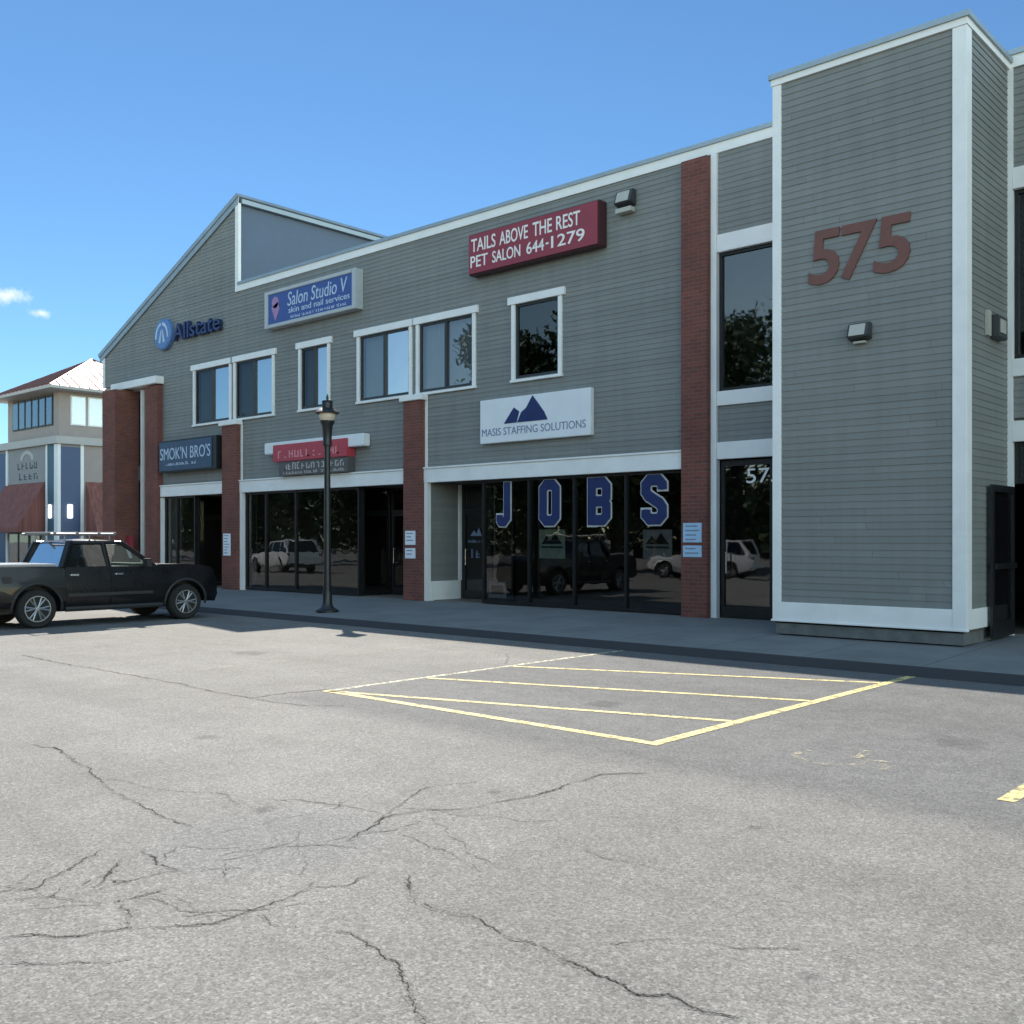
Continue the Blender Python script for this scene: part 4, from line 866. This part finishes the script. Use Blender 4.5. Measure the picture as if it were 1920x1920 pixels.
wd = MB(); r = random.Random(21)
for i in range(26000):
    x = r.uniform(-150, 60); y0 = -44 - r.random() ** 2 * 10; top = 8.5 + 3 * math.sin(x * .31) * math.sin(x * .13 + 1) + 1.5 * math.sin(x * .9)
    p = Vector((x, y0 + (x < -80) * (x + 80) * -.25, r.uniform(0, 1) ** .8 * top)); q = Vector((r.gauss(0, 1), r.gauss(0, 1), r.gauss(0, 1))).normalized(); w_ = q.orthogonal().normalized(); u_ = q.cross(w_); k = r.uniform(.35, .75)
    wd.quad(p - w_ * k, p - u_ * k * .7, p + w_ * k, p + u_ * k * .7)
wo = wd.build('woodland', M['leafa']); wo['kind'] = 'stuff'; wo['label'] = 'dark band of woodland along the far edge of the lot, mirrored in the glass'; wo['category'] = 'woodland'

# ------------------------------------------------------------------ light, sky, camera
sd = Vector((-.9, .575, 1.0)).normalized()
el = math.asin(sd.z); az_ = math.atan2(sd.x, sd.y)
sun = bpy.data.lights.new('sun', 'SUN'); sun.energy = 3.25; sun.angle = math.radians(.53); sun.color = (1, .94, .84)
so = bpy.data.objects.new('sun', sun); C.objects.link(so); so.rotation_euler = (-sd).to_track_quat('-Z', 'Y').to_euler(); so.location = sd * 60
w = bpy.data.worlds.new('World'); sc.world = w; w.use_nodes = True; t = w.node_tree
bg = t.nodes['Background']; sk = t.nodes.new('ShaderNodeTexSky'); sk.sky_type = 'NISHITA'; sk.sun_disc = False
sk.sun_elevation = el; sk.sun_rotation = az_; sk.air_density = 1.0; sk.dust_density = 0.0; sk.ozone_density = 4.0; sk.altitude = 800
# two little fair weather clouds low on the left
tc = t.nodes.new('ShaderNodeTexCoord'); col = sk.outputs[0]
def cloud(col, dirv, size, amt):
    d_ = Vector(dirv).normalized()
    mp = nd(t, 'ShaderNodeVectorMath', operation='MULTIPLY'); sb = nd(t, 'ShaderNodeVectorMath', operation='SUBTRACT'); t.links.new(tc.outputs['Generated'], sb.inputs[0]); sb.inputs[1].default_value = d_
    t.links.new(sb.outputs[0], mp.inputs[0]); mp.inputs[1].default_value = (1, 1, 2.4)
    ln = nd(t, 'ShaderNodeVectorMath', operation='LENGTH'); t.links.new(mp.outputs[0], ln.inputs[0])
    f = math_(t, 'SUBTRACT', 1.0, math_(t, 'DIVIDE', ln.outputs['Value'], size), True)
    nz = noise(t, 75, 7, .7, tc.outputs['Generated'])
    f = math_(t, 'ADD', math_(t, 'MULTIPLY', math_(t, 'SUBTRACT', nz, .5), 3.2), math_(t, 'SUBTRACT', math_(t, 'MULTIPLY', f, 1.5), .55), True)
    f = math_(t, 'MULTIPLY', f, math_(t, 'SUBTRACT', 1.0, math_(t, 'DIVIDE', ln.outputs['Value'], size), True), True)
    return mixc(t, math_(t, 'MULTIPLY', f, amt), col, (4.2, 4.4, 4.6))
# sky tint: darkened on the sun's side, boosted opposite as added facade fill
dt = nd(t, 'ShaderNodeVectorMath', operation='DOT_PRODUCT'); t.links.new(tc.outputs['Generated'], dt.inputs[0]); hz = Vector((sd.x, sd.y, 0)).normalized(); dt.inputs[1].default_value = hz
fr_ = nd(t, 'ShaderNodeMapRange', interpolation_type='SMOOTHSTEP'); t.links.new(dt.outputs['Value'], fr_.inputs[0])
for k_, v_ in zip(('From Min', 'From Max', 'To Min', 'To Max'), (-.35, .45, 0, 1)): fr_.inputs[k_].default_value = v_
col = mixc(t, 1.0, sk.outputs[0], mixc(t, fr_.outputs[0], (2.7, 2.25, 1.55), (.33, .435, .47)), 'MULTIPLY')
col = cloud(col, (-1.036, .411, .238), .034, 1.0); col = cloud(col, (-1.012, .432, .220), .018, .8)
t.links.new(col, bg.inputs[0]); bg.inputs[1].default_value = .1
cam = bpy.data.cameras.new('camera'); co = bpy.data.objects.new('camera', cam); C.objects.link(co)
cam.sensor_width = 36; cam.lens = 36; cam.shift_y = 50 / 1920; cam.clip_end = 1500; cam.clip_start = .05
co.location = (0, 0, 1.65); co.rotation_euler = (math.pi / 2, 0, math.atan(1740 / 1920)); sc.camera = co
sc.view_settings.view_transform = 'Standard'; sc.view_settings.look = 'None'; sc.view_settings.exposure = 1.5; sc.view_settings.gamma = 1
sc.cycles.max_bounces = 8; sc.cycles.transparent_max_bounces = 16; sc.cycles.caustics_reflective = False; sc.cycles.caustics_refractive = False
